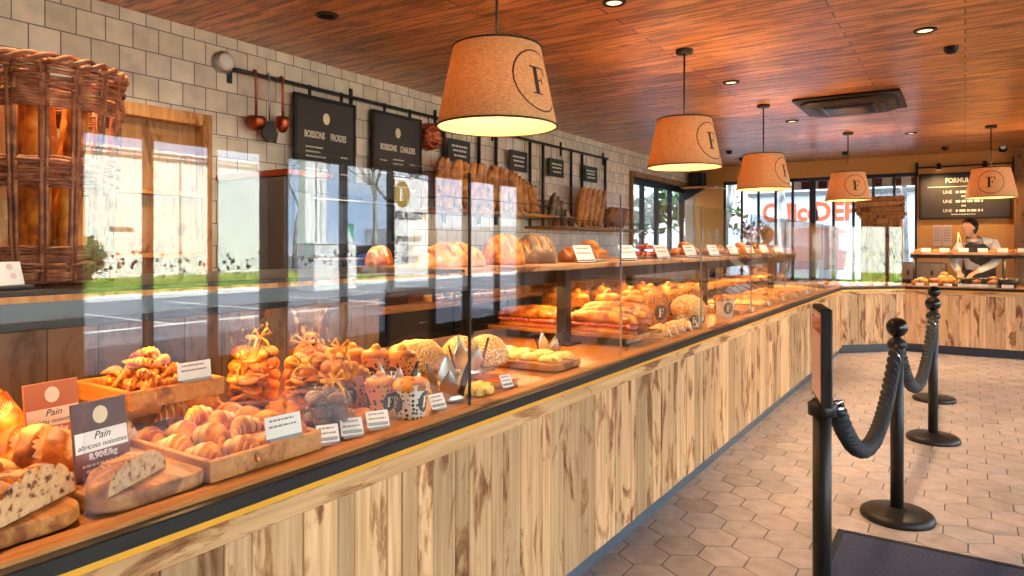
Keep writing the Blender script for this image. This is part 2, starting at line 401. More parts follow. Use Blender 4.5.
mottled('mat_fabric', [(.3, C(40, 46, 66)), (.7, C(62, 68, 92))], 120, rough=.95, bmp=.5, rnd=0)
mottled('skin', [(.3, C(206, 150, 122)), (.7, C(224, 172, 142))], 6, rough=.5, bmp=0, rnd=.03)
mottled('shirt', [(.3, C(206, 208, 214)), (.7, C(232, 232, 234))], 10, rough=.8, bmp=.2, rnd=.02)
mottled('shirt_grey', [(.3, C(196, 174, 172)), (.7, C(222, 204, 200))], 10, rough=.8, bmp=.2, rnd=.02)
mottled('apron', [(.3, C(38, 36, 40)), (.7, C(54, 52, 56))], 20, rough=.85, bmp=.2, rnd=.02)
mottled('hair_dark', [(.3, C(26, 20, 18)), (.7, C(56, 42, 34))], 40, (1, 1, 4), rough=.5, bmp=.5, rnd=0)
mottled('hair_grey', [(.3, C(96, 90, 88)), (.7, C(150, 142, 138))], 40, (1, 1, 4), rough=.6, bmp=.5, rnd=0)
mottled('trousers', [(.3, C(30, 30, 36)), (.7, C(44, 44, 52))], 20, rough=.85, bmp=.2, rnd=0)
mottled('bark', [(.35, C(110, 100, 92)), (.65, C(190, 182, 172))], 6, (1, 1, .4), rough=.9, bmp=.4, rnd=0)
mottled('birch', [(.3, C(120, 112, 104)), (.45, C(210, 204, 196)), (.7, C(236, 232, 226))], 5, (1, 1, .5), rough=.9, bmp=.4, rnd=0)
mottled('leaf', [(.3, C(46, 70, 30)), (.7, C(110, 140, 70))], 8, rough=.8, bmp=0)
mottled('grass', [(.3, C(96, 128, 40)), (.55, C(140, 166, 60)), (.75, C(182, 190, 90))], 1.5, detail=8, rough=.95, bmp=0, rnd=0)
mottled('asphalt', [(.3, C(92, 92, 100)), (.7, C(120, 120, 128))], 3, detail=8, rough=.95, bmp=0, rnd=0)
mottled('facade_white', [(.3, C(228, 230, 224)), (.7, C(240, 240, 236))], 1, rough=.8, bmp=0, rnd=0)
simple('facade_plain', C(226, 222, 216), .8)
simple('pink_wall', C(216, 150, 140), .8)
simple('red_letter', C(232, 106, 50), .5)
simple('awning_red', C(110, 40, 44), .8)
simple('eave_dark', C(120, 116, 110), .7)
simple('car_blue', C(60, 90, 130), .25, .3, coat=.8)
simple('car_white', C(220, 222, 224), .25, 0, coat=.8)
simple('rubber', C(26, 26, 28), .8)
simple('bulb', (1, .7, .4, 1), .5, emit=(1, .62, .3, 1), es=14)
simple('spot_lens', (1, .8, .5, 1), .5, emit=(1, .62, .28, 1), es=1.6)
simple('led', (1, .7, .4, 1), .5, emit=(1, .6, .25, 1), es=4)
thin_glass('display_glass', (.97, .985, .98, 1), 1.6)
thin_glass('window_glass', (.95, .97, .97, 1), 1.45)
thin_glass('dimming_glass', (.58, .62, .64, 1), 1.45)  # grey tint added to the panes to dim the bright outdoors
thin_glass('film', (.95, .93, .91, 1), 1.6, .10)
nt_ = MAT['film'].node_tree; g_ = [n for n in nt_.nodes if n.type == 'BSDF_GLOSSY'][0]
n_ = N(nt_, 'ShaderNodeTexNoise'); n_.inputs['Scale'].default_value = 26; n_.inputs['Detail'].default_value = 3; n_.inputs['Distortion'].default_value = 1.5; L(nt_, coords(nt_), n_.inputs['Vector'])
b_ = N(nt_, 'ShaderNodeBump'); b_.inputs['Strength'].default_value = .9; b_.inputs['Distance'].default_value = .02; L(nt_, n_.outputs[0], b_.inputs['Height']); L(nt_, b_.outputs[0], g_.inputs['Normal'])
def dotted(name, base, dot, s, thr=.34):
    m, nt, b = newmat(name)
    v = N(nt, 'ShaderNodeTexVoronoi'); v.inputs['Scale'].default_value = s; v.inputs['Randomness'].default_value = .45; L(nt, coords(nt), v.inputs['Vector'])
    r = ramp(nt, v.outputs['Distance'], [(0, dot), (thr, base)], 'CONSTANT'); L(nt, r.outputs[0], b.inputs['Base Color']); b.inputs['Roughness'].default_value = .45
dotted('dot_orange', C(226, 140, 84), C(70, 46, 44), 70)
dotted('dot_kraft', C(214, 138, 62), C(104, 60, 34), 60)
dotted('dot_white', C(232, 226, 214), C(50, 48, 50), 70)
def linen_shade():
    m = MAT['linen']; nt = m.node_tree; b = nt.nodes['Principled BSDF']; out = nt.nodes['Material Output']
    col = b.inputs['Base Color'].links[0].from_socket
    t = N(nt, 'ShaderNodeBsdfTranslucent'); L(nt, col, t.inputs[0]); mix = N(nt, 'ShaderNodeMixShader'); mix.inputs[0].default_value = .2
    L(nt, b.outputs[0], mix.inputs[1]); L(nt, t.outputs[0], mix.inputs[2]); L(nt, mix.outputs[0], out.inputs[0])
linen_shade()
# ================================================================ ROOM SHELL
XW, YB, XR, YR, ZC = -4.36, 13.0, 4.0, -3.0, 2.87
def hex_floor():
    mb = MB(); mb.box(XW, XR+.1, YR, YB, -.05, -.004, 0, 1)
    Rr = .118; w = Rr*math.sqrt(3); g = .0028; rs = random.Random(3)
    for i in range(int((4.0+1.5)/w)+1):
        for j in range(int(12.0/(1.5*Rr))+1):
            cx = -1.42+(i+(.5 if j % 2 else 0))*w; cy = -.6+j*1.5*Rr
            if cx > 2.6 or cy > 10.9 or cy < .9+(-cx)*.2: continue
            if cy-10.5 > 0 and cx > -.6 and cy > 10.62: continue
            a = [(cx+(Rr-g)*sin(PI/3*k), cy+(Rr-g)*cos(PI/3*k), -.003) for k in range(6)]
            b = [(cx+(Rr-g-.003)*sin(PI/3*k), cy+(Rr-g-.003)*cos(PI/3*k), 0) for k in range(6)]
            mb.add(a+b, [tuple(range(6, 12))]+[(k, (k+1) % 6, 6+(k+1) % 6, 6+k) for k in range(6)], 0, False, None, rs.random()+.001)
    o = mb.build('floor', ['floor_tile', 'grout']); S(o)
hex_floor()
S(MB().box(XW-.3, XR+.3, YR-.2, YB+.2, ZC, ZC+.05).build('ceiling', 'ceiling_wood'))
S(MB().box(XW-.6, XR+.6, YR-.6, YB+.6, ZC+.05, ZC+.35).build('ceiling_added_roof_slab', 'soffit'))  # unseen slab over the ceiling, added to block the sun
# left wall (tiled) with the far window opening
WY0, WY1 = atx(631, 200, XW).y, atx(697, 200, XW).y
WZ1 = atx(640, 178, XW).z; WZ0 = .95
mb = MB()
mb.box(XW-.16, XW, YR, WY0, 0, ZC); mb.box(XW-.16, XW, WY1, YB+.16, 0, ZC)
mb.box(XW-.16, XW, WY0, WY1, WZ1, ZC); mb.box(XW-.16, XW, WY0, WY1, 0, WZ0)
S(mb.build('wall_left', 'wall_tile'))
# back wall with window opening
bx0, bx1 = aty(723, 200, YB).x, aty(917, 200, YB).x
bz1 = aty(800, 178, YB).z; bz0 = .75
mb = MB()
mb.box(XW, bx0, YB, YB+.16, 0, ZC); mb.box(bx1, XR+.1, YB, YB+.16, 0, ZC)
mb.box(bx0, bx1, YB, YB+.16, bz1, ZC); mb.box(bx0, bx1, YB, YB+.16, 0, bz0)
S(mb.build('wall_back', 'orange_plaster'))
S(MB().box(XW-.16, XR+.3, YR-.16, YR, 0, ZC).build('wall_rear', 'plaster'))
# right side: glazed shop front. piers and the window bays between them
mull = [-2.1, -1.3, -.5, .3, 1.1, 1.75, 2.4, 3.05, 3.76, 4.47]
S(MB().box(XR, XR+.16, YR, YB, 2.52, ZC).build('wall_right_lintel', 'soffit'))
S(MB().box(XR, XR+.16, YR, YB, 0, .12).build('baseboard_right', 'charcoal'))
S(MB().box(XR, XR+.2, 5.17, 5.40, .12, 2.52).build('wall_right_pier', 'black_metal'))
S(MB().box(XR, XR+.2, YR, -2.4, .12, 2.52).build('wall_right_end_pier', 'soffit'))
S(MB().box(XR, XR+.2, 10.75, YB, .12, 2.52).build('wall_right_end', 'orange_plaster'))
def shopfront(nm, ys, decal):
    fr = MB()
    fr.box(XR+.02, XR+.1, ys[0], ys[-1], .12, .19); fr.box(XR+.02, XR+.1, ys[0], ys[-1], 2.45, 2.52)
    for y in ys: fr.box(XR+.0, XR+.1, y-.032, y+.032, .12, 2.52)
    o = S(fr.build(nm, 'black_metal'))
    g = MB()
    for a, b in zip(ys[:-1], ys[1:]): g.box(XR+.05, XR+.056, a+.03, b-.03, .17, 2.47)
    g.build('pane', 'window_glass', o)
    d = MB(); rs = random.Random(len(nm)+int(ys[0]*10))
    for _ in range(int((ys[-1]-ys[0])*44)):
        y = rs.uniform(ys[0], ys[-1]); z = 1.22+rs.gauss(0, .075); r = rs.choice((.009, .013, .017, .02))
        d.add([(XR+.046, y+r*cos(k*PI/4), z+r*1.1*sin(k*PI/4)) for k in range(8)], [tuple(range(8))])
    q = d.build('dot_decal', 'ink', o); q['kind'] = 'stuff'
shopfront('window_1', [-2.4]+mull[0:5], True)
shopfront('window_2', [1.1]+mull[5:]+[5.17], True)
shopfront('window_3', [5.40, 6.35, 7.24, 8.15, 9.0, 9.9, 10.75], True)
# back window
mu = [724, 741, 757.7, 775, 792, 812, 833, 853, 873, 894, 916]
fr = MB(); fr.box(bx0, bx1, YB+.02, YB+.12, bz1-.06, bz1); fr.box(bx0, bx1, YB+.02, YB+.14, bz0, bz0+.06)
for u in mu:
    x = aty(u, 200, YB).x; w = .05 if u == 812 else .02
    fr.box(x-w, x+w, YB+.04, YB+.09, bz0, bz1)
w4 = S(fr.build('window_4', 'charcoal')); MB().box(bx0, bx1, YB+.06, YB+.066, bz0, bz1).build('pane', 'dimming_glass', w4)
# far left window with wooden casing
fr = MB()
fr.box(XW-.1, XW+.05, WY0-.07, WY0, WZ0, WZ1+.08, .006); fr.box(XW-.1, XW+.05, WY1, WY1+.07, WZ0, WZ1+.08, .006); fr.box(XW-.1, XW+.05, WY0, WY1, WZ1, WZ1+.08, .006)
w5 = S(fr.build('window_5', 'frame_wood'))
gl = MB(); gl.box(XW-.09, XW-.084, WY0, WY1, WZ0, WZ1); gl.build('pane', 'dimming_glass', w5)
fb = MB()
for k in range(6):
    y = WY0+(WY1-WY0)*k/5; fb.box(XW-.12, XW-.05, y-.035, y+.035, WZ0, WZ1)
fb.box(XW-.12, XW-.05, WY0, WY1, WZ1-.1, WZ1)
fb.build('window_bar', 'black_metal', w5)
S(MB().box(XW+.01, XW+.06, 9.4, YB, 0, .1).build('baseboard_left', 'charcoal'))
# corner column by the far window and its bracket shelf
S(MB().box(XW, XW+.16, YB-.5, YB-.36, 0, 2.3, .01).build('trim_1', 'plaster'))
xb = aty(1014, 200, YB).x
S(MB().box(xb, xb+.3, YB-.12, YB, 0, ZC-.05, .01).build('trim_2', 'frame_wood'))

# ================================================================ OUTSIDE
gnd = MB().box(-40, 70, -40, 90, -.3, -.06); S(gnd.build('ground', 'asphalt'))
rs = random.Random(5)
def grass_field():
    mb = MB(); nx, ny = 12, 50; x0, x1, y0, y1 = 16.45, 28.15, -12, 23.6
    vs = [(x0+(x1-x0)*i/nx, y0+(y1-y0)*j/ny, -.04+rs.uniform(0, .03)) for i in range(nx+1) for j in range(ny+1)]
    fs = [(i*(ny+1)+j, (i+1)*(ny+1)+j, (i+1)*(ny+1)+j+1, i*(ny+1)+j+1) for i in range(nx) for j in range(ny)]
    mb.add(vs, fs, 0, True)
    for _ in range(5000):
        x = rs.uniform(x0, x1); y = rs.uniform(y0, y1); h = rs.uniform(.05, .16); a = rs.uniform(0, PI)
        z = -.03; mb.add([(x-.05*cos(a), y-.05*sin(a), z), (x+.05*cos(a), y+.05*sin(a), z), (x+rs.uniform(-.04, .04), y, z+h)], [(0, 1, 2)])
    o = mb.build('lawn', 'grass'); T(o, 'green lawn in front of the long white building outside', 'grass', None, 'stuff')
grass_field()
S(MB().box(15.7, 16.4, -12, 40, -.07, .06, .02).build('kerb', 'facade_plain'))
mk = MB()
for y in (-4, -1.2, 1.6, 4.4, 7.2, 10, 12.8, 15.6, 18.4, 21.2, 24): mk.box(9.5, 14.6, y-.06, y+.06, -.07, -.055)
mk.box(9.3, 9.5, -6, 30, -.07, -.055)
S(mk.build('ground_parking_lines', 'white_paint'))
b = E('store_building', (28.2, 8, 0)); T(b, 'long white flat-roofed building beyond the lawn outside', 'building')
MB().box(0, 8, -20, 15.3, -.1, 5.75).build('wall', 'facade_white', b)
MB().box(-.1, 8.2, -20.2, 15.5, 5.34, 5.42).build('eave', 'eave_dark', b); MB().box(-.06, 8.2, -20.2, 15.5, 5.55, 5.62).build('roof_edge', 'eave_dark', b)
for y in (-9, -2.5, 3.2, 7.9): MB().box(-.03, .01, y-.5, y+.5, 2.0, 2.2).build('vent', 'eave_dark', b)
for y, h in ((-4.5, 2.6), (6, 2.4)):
    dd = MB().box(-.05, .02, y-.5, y+.5, .05, h).build('door', 'facade_plain', b); MB().box(-.1, -.05, y+.34, y+.38, .95, 1.15).build('handle', 'eave_dark', dd)
MB().box(-.12, -.02, 10.6, 10.72, .05, 5.3).build('downpipe', 'facade_plain', b)
# advertising pylon, kiosk and sign seen in the glass beyond the building
p = E('white_pylon', (17.2, 17.1, 0)); T(p, 'tall narrow white pylon beside the lawn, seen mirrored in the counter glass', 'pylon')
MB().box(-.2, .2, -.5, .5, -.02, 5.6, .03).build('body', 'white_paint', p); MB().box(-.21, -.2, -.04, .02, .3, 5.4).box(-.21, -.2, .2, .24, .3, 5.4).build('strip', 'steel', p)
p = E('utility_cabinet', (14.6, 15.5, 0)); T(p, 'white street utility cabinet with dots on the pavement outside', 'cabinet')
MB().box(-.4, .4, -.9, .0, -.06, 1.42, .02).build('body', 'dot_white' if 0 else 'white_paint', p); MB().box(-.4, .4, .02, .9, -.06, 1.38, .02).build('door', 'white_paint', p)
MB().box(-.43, .43, -.93, .93, 1.42, 1.48, .01).build('lid', 'facade_plain', p)
p = E('shop_pennant', (15.2, 16.9, 0)); T(p, 'green and white sign on a post beyond the utility cabinet', 'sign')
MB().tube([(0, 0, -.06), (0, 0, 2.4)], .03).build('post', 'steel', p)
MB().box(-.03, .03, -.3, .3, 1.45, 2.15, .01).build('panel', 'green_sign', p); MB().prism([(-.28, 2.1), (-.05, 2.1), (.28, 1.5), (.05, 1.5)], -.04, -.03, 'x').build('stripe', 'white_paint', p)
def bush(name, c, r, label, sc=(1, 1, 1), n=500):
    mb = MB(); q = random.Random(int(c[0]*7+c[1]*13))
    for _ in range(n):
        d = Vector((q.gauss(0, 1), q.gauss(0, 1), q.gauss(0, 1))).normalized()*r*q.uniform(.8, 1.03); d = Vector((d.x*sc[0], d.y*sc[1], d.z*sc[2]))
        a = Vector((q.gauss(0, 1), q.gauss(0, 1), q.gauss(0, 1))).normalized()*r*.14; e = a.cross(d).normalized()*r*.1
        mb.add([d-a, d+e, d+a, d-e], [(0, 1, 2, 3)])
    mb.sphere((0, 0, 0), r*.86, 14, 9, 0, sc)
    o = E(name, c); T(o, label, 'bush'); mb.build('foliage', 'leaf', o); MB().tube([(0, 0, -c[2]), (0, 0, 0)], .06).build('trunk', 'bark', o)
    return o
bush('round_shrub', (22.5, 11.5, .95), .85, 'ball-shaped shrub on the lawn near the left end of the white building')
bush('box_hedge', (24.0, 5.6, .75), .7, 'low dark hedge on the lawn before the white building', (1, 1.6, .9))
def bare_tree(x, y, h, label, seed, mat='bark', r0=.16, spread=.42, lean=0, name='bare_tree', leafy=0, zcrown=.4):
    q = random.Random(seed); mb = MB(); lf = MB()
    def br(p, d, ln, r, lv):
        pts = [p]; dd = d.copy()
        for k in range(4):
            dd = (dd+Vector((q.uniform(-1, 1), q.uniform(-1, 1), q.uniform(-.3, .6)))*.13).normalized(); pts.append(pts[-1]+dd*ln/4)
        mb.tube(pts, [r*(1-.45*i/4) for i in range(5)], 6 if lv < 2 else 4)
        if leafy and lv >= 2:
            for _ in range(leafy):
                c = pts[q.randint(1, 4)]+Vector((q.uniform(-1, 1), q.uniform(-1, 1), q.uniform(-1, 1)))*.4; s = q.uniform(.09, .2)
                a = Vector((q.gauss(0, 1), q.gauss(0, 1), q.gauss(0, 1))).normalized()*s; e = a.cross(Vector((q.gauss(0, 1), q.gauss(0, 1), 1))).normalized()*s*.6
                lf.add([c-a, c+e, c+a, c-e], [(0, 1, 2, 3)])
        if lv < 3:
            for k in range((4, 4, 3)[lv]):
                t = q.uniform(zcrown if lv == 0 else .35, 1); i = min(3, int(t*4)); pp = pts[i].lerp(pts[i+1], t*4-i)
                a = q.uniform(0, 2*PI); nd = (dd*.75+Vector((cos(a), sin(a), q.uniform(.0, .7)))*spread*1.6).normalized()
                br(pp, nd, ln*q.uniform(.5, .72), r*.52, lv+1)
    br(Vector((0, 0, -.1)), Vector((lean, 0, 1)).normalized(), h*.62, r0, 0)
    o = E(name, (x, y, 0)); T(o, label, 'tree'); mb.build('branches', mat, o)
    if leafy: lf.build('leaves', 'leaf', o)
    return o
bare_tree(31, 27.5, 9, 'bare street tree right after the white building, seen mirrored in the glass', 3)
bare_tree(22, 27.5, 8, 'second bare tree further along the car park, mirrored in the glass', 8, r0=.2)
bare_tree(17.5, 20.4, 7.5, 'bare tree nearest the shop front, its branches mirrored above the poster', 21, r0=.13)
def car(loc, rot, paint, label):
    o = E('car', loc, rot); T(o, label, 'car')
    prof = [(-2.1, .35), (-2.15, .75), (-1.9, .95), (-1.2, 1.02), (-.75, 1.42), (.7, 1.45), (1.35, 1.02), (2.0, .88), (2.15, .6), (2.1, .35)]
    mb = MB(); mb.prism(prof, -.82, .82, 'y'); mb.build('body', paint, o)
    w = MB(); w.prism([(-1.08, 1.05), (-.7, 1.38), (.66, 1.4), (1.2, 1.05)], -.83, .83, 'y'); w.build('window', 'black_gloss', o)
    for x in (-1.35, 1.35):
        for y in (-.8, .8):
            wh = MB(); wh.tube([(x, y-.1, .31), (x, y+.1, .31)], .31, 18); wo = wh.build('wheel', 'rubber', o)
            MB().tube([(x, y-.11, .31), (x, y+.11, .31)], .18, 12).build('hub', 'steel', wo)
car((24, 25.6, -.06), 1.45, 'car_blue', 'blue car parked furthest right of the lawn, seen mirrored in the counter glass')
car((25.5, 31.5, -.06), 1.6, 'car_white', 'white car parked behind the blue car, seen mirrored in the counter glass')
S(MB().box(-5, 60, 62, 66, -.1, 3.4).build('distant_block', 'facade_plain'))
# store behind the back window
b = E('big_store', (0, 45, 0)); T(b, 'white retail store with big orange-red letters outside the back window', 'building')
f0, f1 = aty(752, 200, 45), aty(930, 200, 45)
ztop = aty(800, 196, 45).z
MB().box(f0.x, f1.x+4, 0, 8, -.1, ztop).build('wall', 'facade_white', b); MB().box(f0.x-.2, f1.x+4.2, -.3, 8, ztop, ztop+.25).build('parapet', 'eave_dark', b)
q0, q1 = aty(792, 228, 45), aty(870, 250, 45)
MB().box(q0.x, q1.x, -.2, 0, -.05, q0.z).build('lower_wall', 'pink_wall', b)
cx = aty(790, 212, 45).x; hz = aty(800, 213, 45).z
o = text('Office', 1.55, 'red_letter', b, Matrix.Translation((cx, -.05, hz)) @ FY, 'sign_letters', bold=.05, sx=.86)
cx = aty(853, 212, 45).x
o = text('DEPOT', 1.55, 'red_letter', b, Matrix.Translation((cx, -.05, hz)) @ FY, 'sign_letters', bold=.05, sx=.9)
tp = aty(785, 200, 19)
bare_tree(tp.x, 19, 8.5, 'pale birch tree standing right outside the back window', 12, 'birch', .17, lean=.02, name='birch_tree', zcrown=.6)
bare_tree(aty(728, 200, 24).x, 24, 7, 'bare tree at the left side of the back window', 14, r0=.12)
bare_tree(aty(906, 200, 22).x, 22, 6.5, 'bare tree at the right side of the back window', 17, r0=.1)
# striped awning valance over the back window
aw = E('awning', (0, YB+.9, 0)); T(aw, 'red and white striped awning valance outside the back window', 'awning')
x = aty(793, 180, YB+.9).x; xe = aty(925, 180, YB+.9).x; za = aty(800, 190, YB+.9).z; k = 0
mr, mw = MB(), MB()
while x < xe: (mr if k % 2 else mw).box(x, x+.15, -.02, .0, za, za+.35); x += .15; k += 1
mr.box(aty(793, 180, YB+.9).x, xe, -.738, .02, za+.35, za+.4)
mr.build('red_cloth', 'awning_red', aw); mw.build('white_cloth', 'white_paint', aw)
# evergreen trees outside the far left window
for k, (x, y, s) in enumerate(((-7.6, 14.5, 31), (-10.5, 20.5, 37), (-9.0, 26.5, 41))):
    bare_tree(x, y, 5.2, ('leafy tree nearest the tiled wall outside the wood-cased window', 'leafy tree in the middle outside the wood-cased window', 'leafy tree furthest along outside the wood-cased window')[k], s, 'bark', .13, .5, name='leafy_tree', leafy=14, zcrown=.1)
# free-standing white banner outside the shop front, gold emblem
p = E('advertising_banner', (8.0, 12.15, -.06)); T(p, 'white banner with a round gold emblem standing outside, mirrored in the counter glass', 'banner')
MB().box(.0, .012, -.72, .72, .75, 3.0).build('sheet', 'white_card', p)
m = MB()
for y in (-.74, .74): m.tube([(.006, y, 0), (.006, y, 3.05)], .02, 8)
m.tube([(.006, -.74, 3.02), (.006, .74, 3.02)], .018, 8); m.box(-.35, .35, -.78, -.70, 0, .03).box(-.35, .35, .70, .78, 0, .03); m.build('frame', 'steel', p)
MX = Matrix.Translation((-.001, 0, 0)) @ Matrix(((0, 0, -1, 0), (1, 0, 0, 0), (0, 1, 0, 0), (0, 0, 0, 1)))
em = MB(); em.add([MX @ Vector((-.34+.27*cos(t*PI/16), 2.62+.3*sin(t*PI/16), 0)) for t in range(32)], [tuple(range(32))]); eo = em.build('emblem', 'gold', p)
fm = MB()
for a, b_, c, d in F_RECTS: fm.box(-.34+(a-.5)*.28, -.34+(b_-.5)*.28, 2.62+(c-.5)*.32, 2.62+(d-.5)*.32, 0, .002, 0, 0, MX)
fm.build('letter', 'white_card', eo)
text('FEUILLETTE', .25, 'ink', p, MX @ Matrix.Translation((-.03, 2.12, 0)), sx=.85, bold=.012)
text('gourmand', .25, 'ink', p, MX @ Matrix.Translation((-.12, 1.62, 0)), shear=.3, bold=.008, sx=.85); text('by', .2, 'ink', p, MX @ Matrix.Translation((-.12, 1.4, 0)), shear=.3, bold=.008); text('nature', .25, 'ink', p, MX @ Matrix.Translation((-.08, 1.15, 0)), shear=.3, bold=.008, sx=.85)

# ================================================================ SKY AND SUN
W = bpy.data.worlds.new('sky'); SC.world = W; W.use_nodes = True; nt = W.node_tree; bg = nt.nodes['Background']
tc = N(nt, 'ShaderNodeTexCoord'); mp = N(nt, 'ShaderNodeMapping'); mp.inputs['Scale'].default_value = (1, 1, 2.2); L(nt, tc.outputs['Generated'], mp.inputs[0])
n = N(nt, 'ShaderNodeTexNoise'); n.inputs['Scale'].default_value = 3.2; n.inputs['Detail'].default_value = 6; L(nt, mp.outputs[0], n.inputs['Vector'])
r = ramp(nt, n.outputs[0], [(.42, (.50, .68, .95, 1)), (.62, (.95, .97, 1, 1))]); L(nt, r.outputs[0], bg.inputs[0]); bg.inputs[1].default_value = 3.3
sd = bpy.data.lights.new('sun', 'SUN'); sd.energy = 16.5; sd.angle = .02; sd.color = (1, .95, .88)
so = bpy.data.objects.new('sun', sd); COL.objects.link(so); so.rotation_euler = Vector((.66, -.16, -.74)).to_track_quat('-Z', 'Y').to_euler()
vs_ = SC.view_settings; vs_.view_transform = 'Standard'; vs_.look = 'None'; vs_.gamma = 1; vs_.use_curve_mapping = False; vs_.exposure = 1.42
# ================================================================ DISPLAY COUNTERS
XF, ZD, YC = -1.33, .86, 9.76           # front face, deck height, corner
XG = -1.385                              # glass plane
B2 = (-.66, 10.43)                       # end of the chamfer
def planks(mb, p0, p1, z0, z1, rs, wmin=.05, wmax=.145, th=.024):
    p0, p1 = Vector(p0), Vector(p1); d = (p1-p0).normalized(); nrm = Vector((d.y, -d.x, 0)); ln = (p1-p0).length; s = 0
    X = Matrix(((d.x, nrm.x, 0, p0.x), (d.y, nrm.y, 0, p0.y), (0, 0, 1, 0), (0, 0, 0, 1)))
    while s < ln:
        w = min(rs.uniform(wmin, wmax), ln-s)
        mb.box(s+.0012, s+w-.0012, -th, rs.uniform(-.003, .001), z0, z1, .002, 0, X, rs.random()+.001); s += w
def strip(mb, p0, p1, a, b, z0, z1, bev=0):
    p0, p1 = Vector(p0), Vector(p1); d = (p1-p0).normalized(); nrm = Vector((d.y, -d.x, 0))
    X = Matrix(((d.x, nrm.x, 0, p0.x), (d.y, nrm.y, 0, p0.y), (0, 0, 1, 0), (0, 0, 0, 1)))
    mb.box(0, (p1-p0).length, a, b, z0, z1, bev, 0, X, .37)
rs = random.Random(11)
def counter(name, label, p0, p1, deck, glass, gz=1.64, zb=.08, pm='plinth'):
    o = E(name, (p0[0], p0[1], 0)); T(o, label, 'counter'); inv = Matrix.Translation((-p0[0], -p0[1], 0))
    def fin(mb, nm, mat, par=o):
        mb.v = [inv @ v for v in mb.v]; return mb.build(nm, mat, par)
    p0, p1 = (p0[0], p0[1], 0), (p1[0], p1[1], 0)
    m = MB(); planks(m, p0, p1, zb, .757, rs); fin(m, 'plank_front', 'counter_plank')
    m = MB(); strip(m, p0, p1, -.02, .003, .757, .808, .002); tr = fin(m, 'top_rail', 'rail_wood'); _d = (Vector(p1)-Vector(p0)); _a = math.atan2(_d.y, _d.x); tr.data.transform(Matrix.Rotation(-_a, 4, 'Z')); tr.rotation_euler = (0, 0, _a)
    m = MB(); strip(m, p0, p1, -.05, -.03, -.004, zb); fin(m, 'plinth', pm)
    m = MB(); strip(m, p0, p1, -.02, .004, .808, .823); fin(m, 'gold_trim', 'brass')
    m = MB(); strip(m, p0, p1, -.03, .01, .823, .857, .003); fin(m, 'edge_rail', 'black_metal')
    m = MB(); strip(m, p0, p1, -.075, -.02, .846, .866, .002); fin(m, 'oak_lip', 'lip_wood')
    m = MB(); m.prism([(q[0], q[1]) for q in deck], .82, ZD, 'z'); fin(m, 'deck', 'deck_oak')
    for a, b in glass:
        m = MB(); A, B = Vector((*a, 0)), Vector((*b, 0)); d = (B-A).normalized(); strip(m, A+d*.003, B-d*.003, -.004, .004, ZD+.004, gz); fin(m, 'glass_panel', 'display_glass')
    return o, fin
seams = [.64]+[1.85+1.21*k for k in range(7)]; seams[-1] = 9.72
main, fin = counter('display_counter', 'long plank-fronted bread counter with a glass screen, running the length of the shop', (XF, -.7), (XF, YC),
    [(-2.56, -.7), (XF-.025, -.7), (XF-.025, YC), (-2.56, YC)], [((XG, a), (XG, b)) for a, b in zip(seams[:-1], seams[1:])])
for yy in seams[1:-1]:
    hw = .0035 if yy < 2 else .0018
    m = MB(); m.box(XG-.0045, XG+.0045, yy-hw, yy+hw, ZD, 1.64); fin(m, 'glass_joint', 'black_metal' if yy < 2 else 'steel')
m = MB(); m.box(-2.56, -2.53, -.7, YC, 0, .82); fin(m, 'back_panel', 'charcoal')
m = MB()
y = -.7; q = random.Random(2)
m.box(-2.56, -2.53, -.7, 2.6, ZD, 1.225); fin(m, 'riser_panel', 'dark_board')
m = MB(); m.box(-2.6, -1.86, 2.45, 9.7, 1.262, 1.292, .004, 0, None, .61); fin(m, 'shelf', 'shelf_wood')
m = MB(); m.box(-2.6, -1.86, -.7, 2.45, 1.278, 1.292, .003); fin(m, 'dark_shelf', 'black_metal')
m = MB(); m.box(-2.6, -1.865, -.7, 2.45, 1.262, 1.278, .0, 0, None, .4); fin(m, 'shelf_edge', 'frame_wood')
m = MB(); m.box(-2.58, -1.9, -.7, 9.7, 1.225, 1.262, .003); fin(m, 'shelf_beam', 'black_metal')
m = MB(); m.box(-1.885, -1.872, -.7, 2.5, 1.215, 1.268, .002); fin(m, 'shelf_lip', 'plinth')
for yy in (3.3, 5.7, 8.1):
    m = MB(); m.box(-1.86, -1.80, yy-.03, yy+.03, ZD+.008, 1.262, .003).box(-1.9, -1.76, yy-.07, yy+.07, ZD, ZD+.008); fin(m, 'shelf_post', 'black_metal')
    m = MB(); m.box(-2.52, -2.46, yy-.03, yy+.03, ZD, 1.262, .003); fin(m, 'shelf_post', 'black_metal')
m = MB(); m.box(-1.9, -1.884, -.7, 9.7, 1.192, 1.262, .002); fin(m, 'shelf_fascia', 'black_metal')
m = MB(); m.box(-1.99, -1.96, -.6, 9.6, 1.214, 1.226); fin(m, 'light_strip', 'led')
nf = Vector((.7071, -.7071, 0))
gA, gB = (XF-.039, YC+.039), (B2[0]-.039, B2[1]+.039)
corner, fin = counter('corner_counter', 'short angled plank-fronted corner counter joining the long counter to the back counter', (XF, YC), B2,
    [(XF-.02, YC+.02), (B2[0]-.02, B2[1]+.02), (B2[0]-.02, 11.25), (-1.55, 11.25), (-2.56, 10.2), (-2.56, YC)], [(gA, gB)], zb=.11, pm='plinth_shaded')
back, fin = counter('back_counter', 'plank-fronted pastry counter across the end of the shop in front of the menu board', B2, (2.6, B2[1]),
    [(B2[0], B2[1]+.025), (2.6, B2[1]+.025), (2.6, 11.25), (B2[0], 11.25)], [((-.6, B2[1]+.055), (.75, B2[1]+.055)), ((.76, B2[1]+.055), (2.1, B2[1]+.055))], zb=.11, pm='plinth_shaded')
ZS = 1.30
m = MB(); m.box(-.62, 2.5, 10.72, 11.2, ZS-.03, ZS, .004, 0, None, .2); fin(m, 'shelf', 'rail_wood')
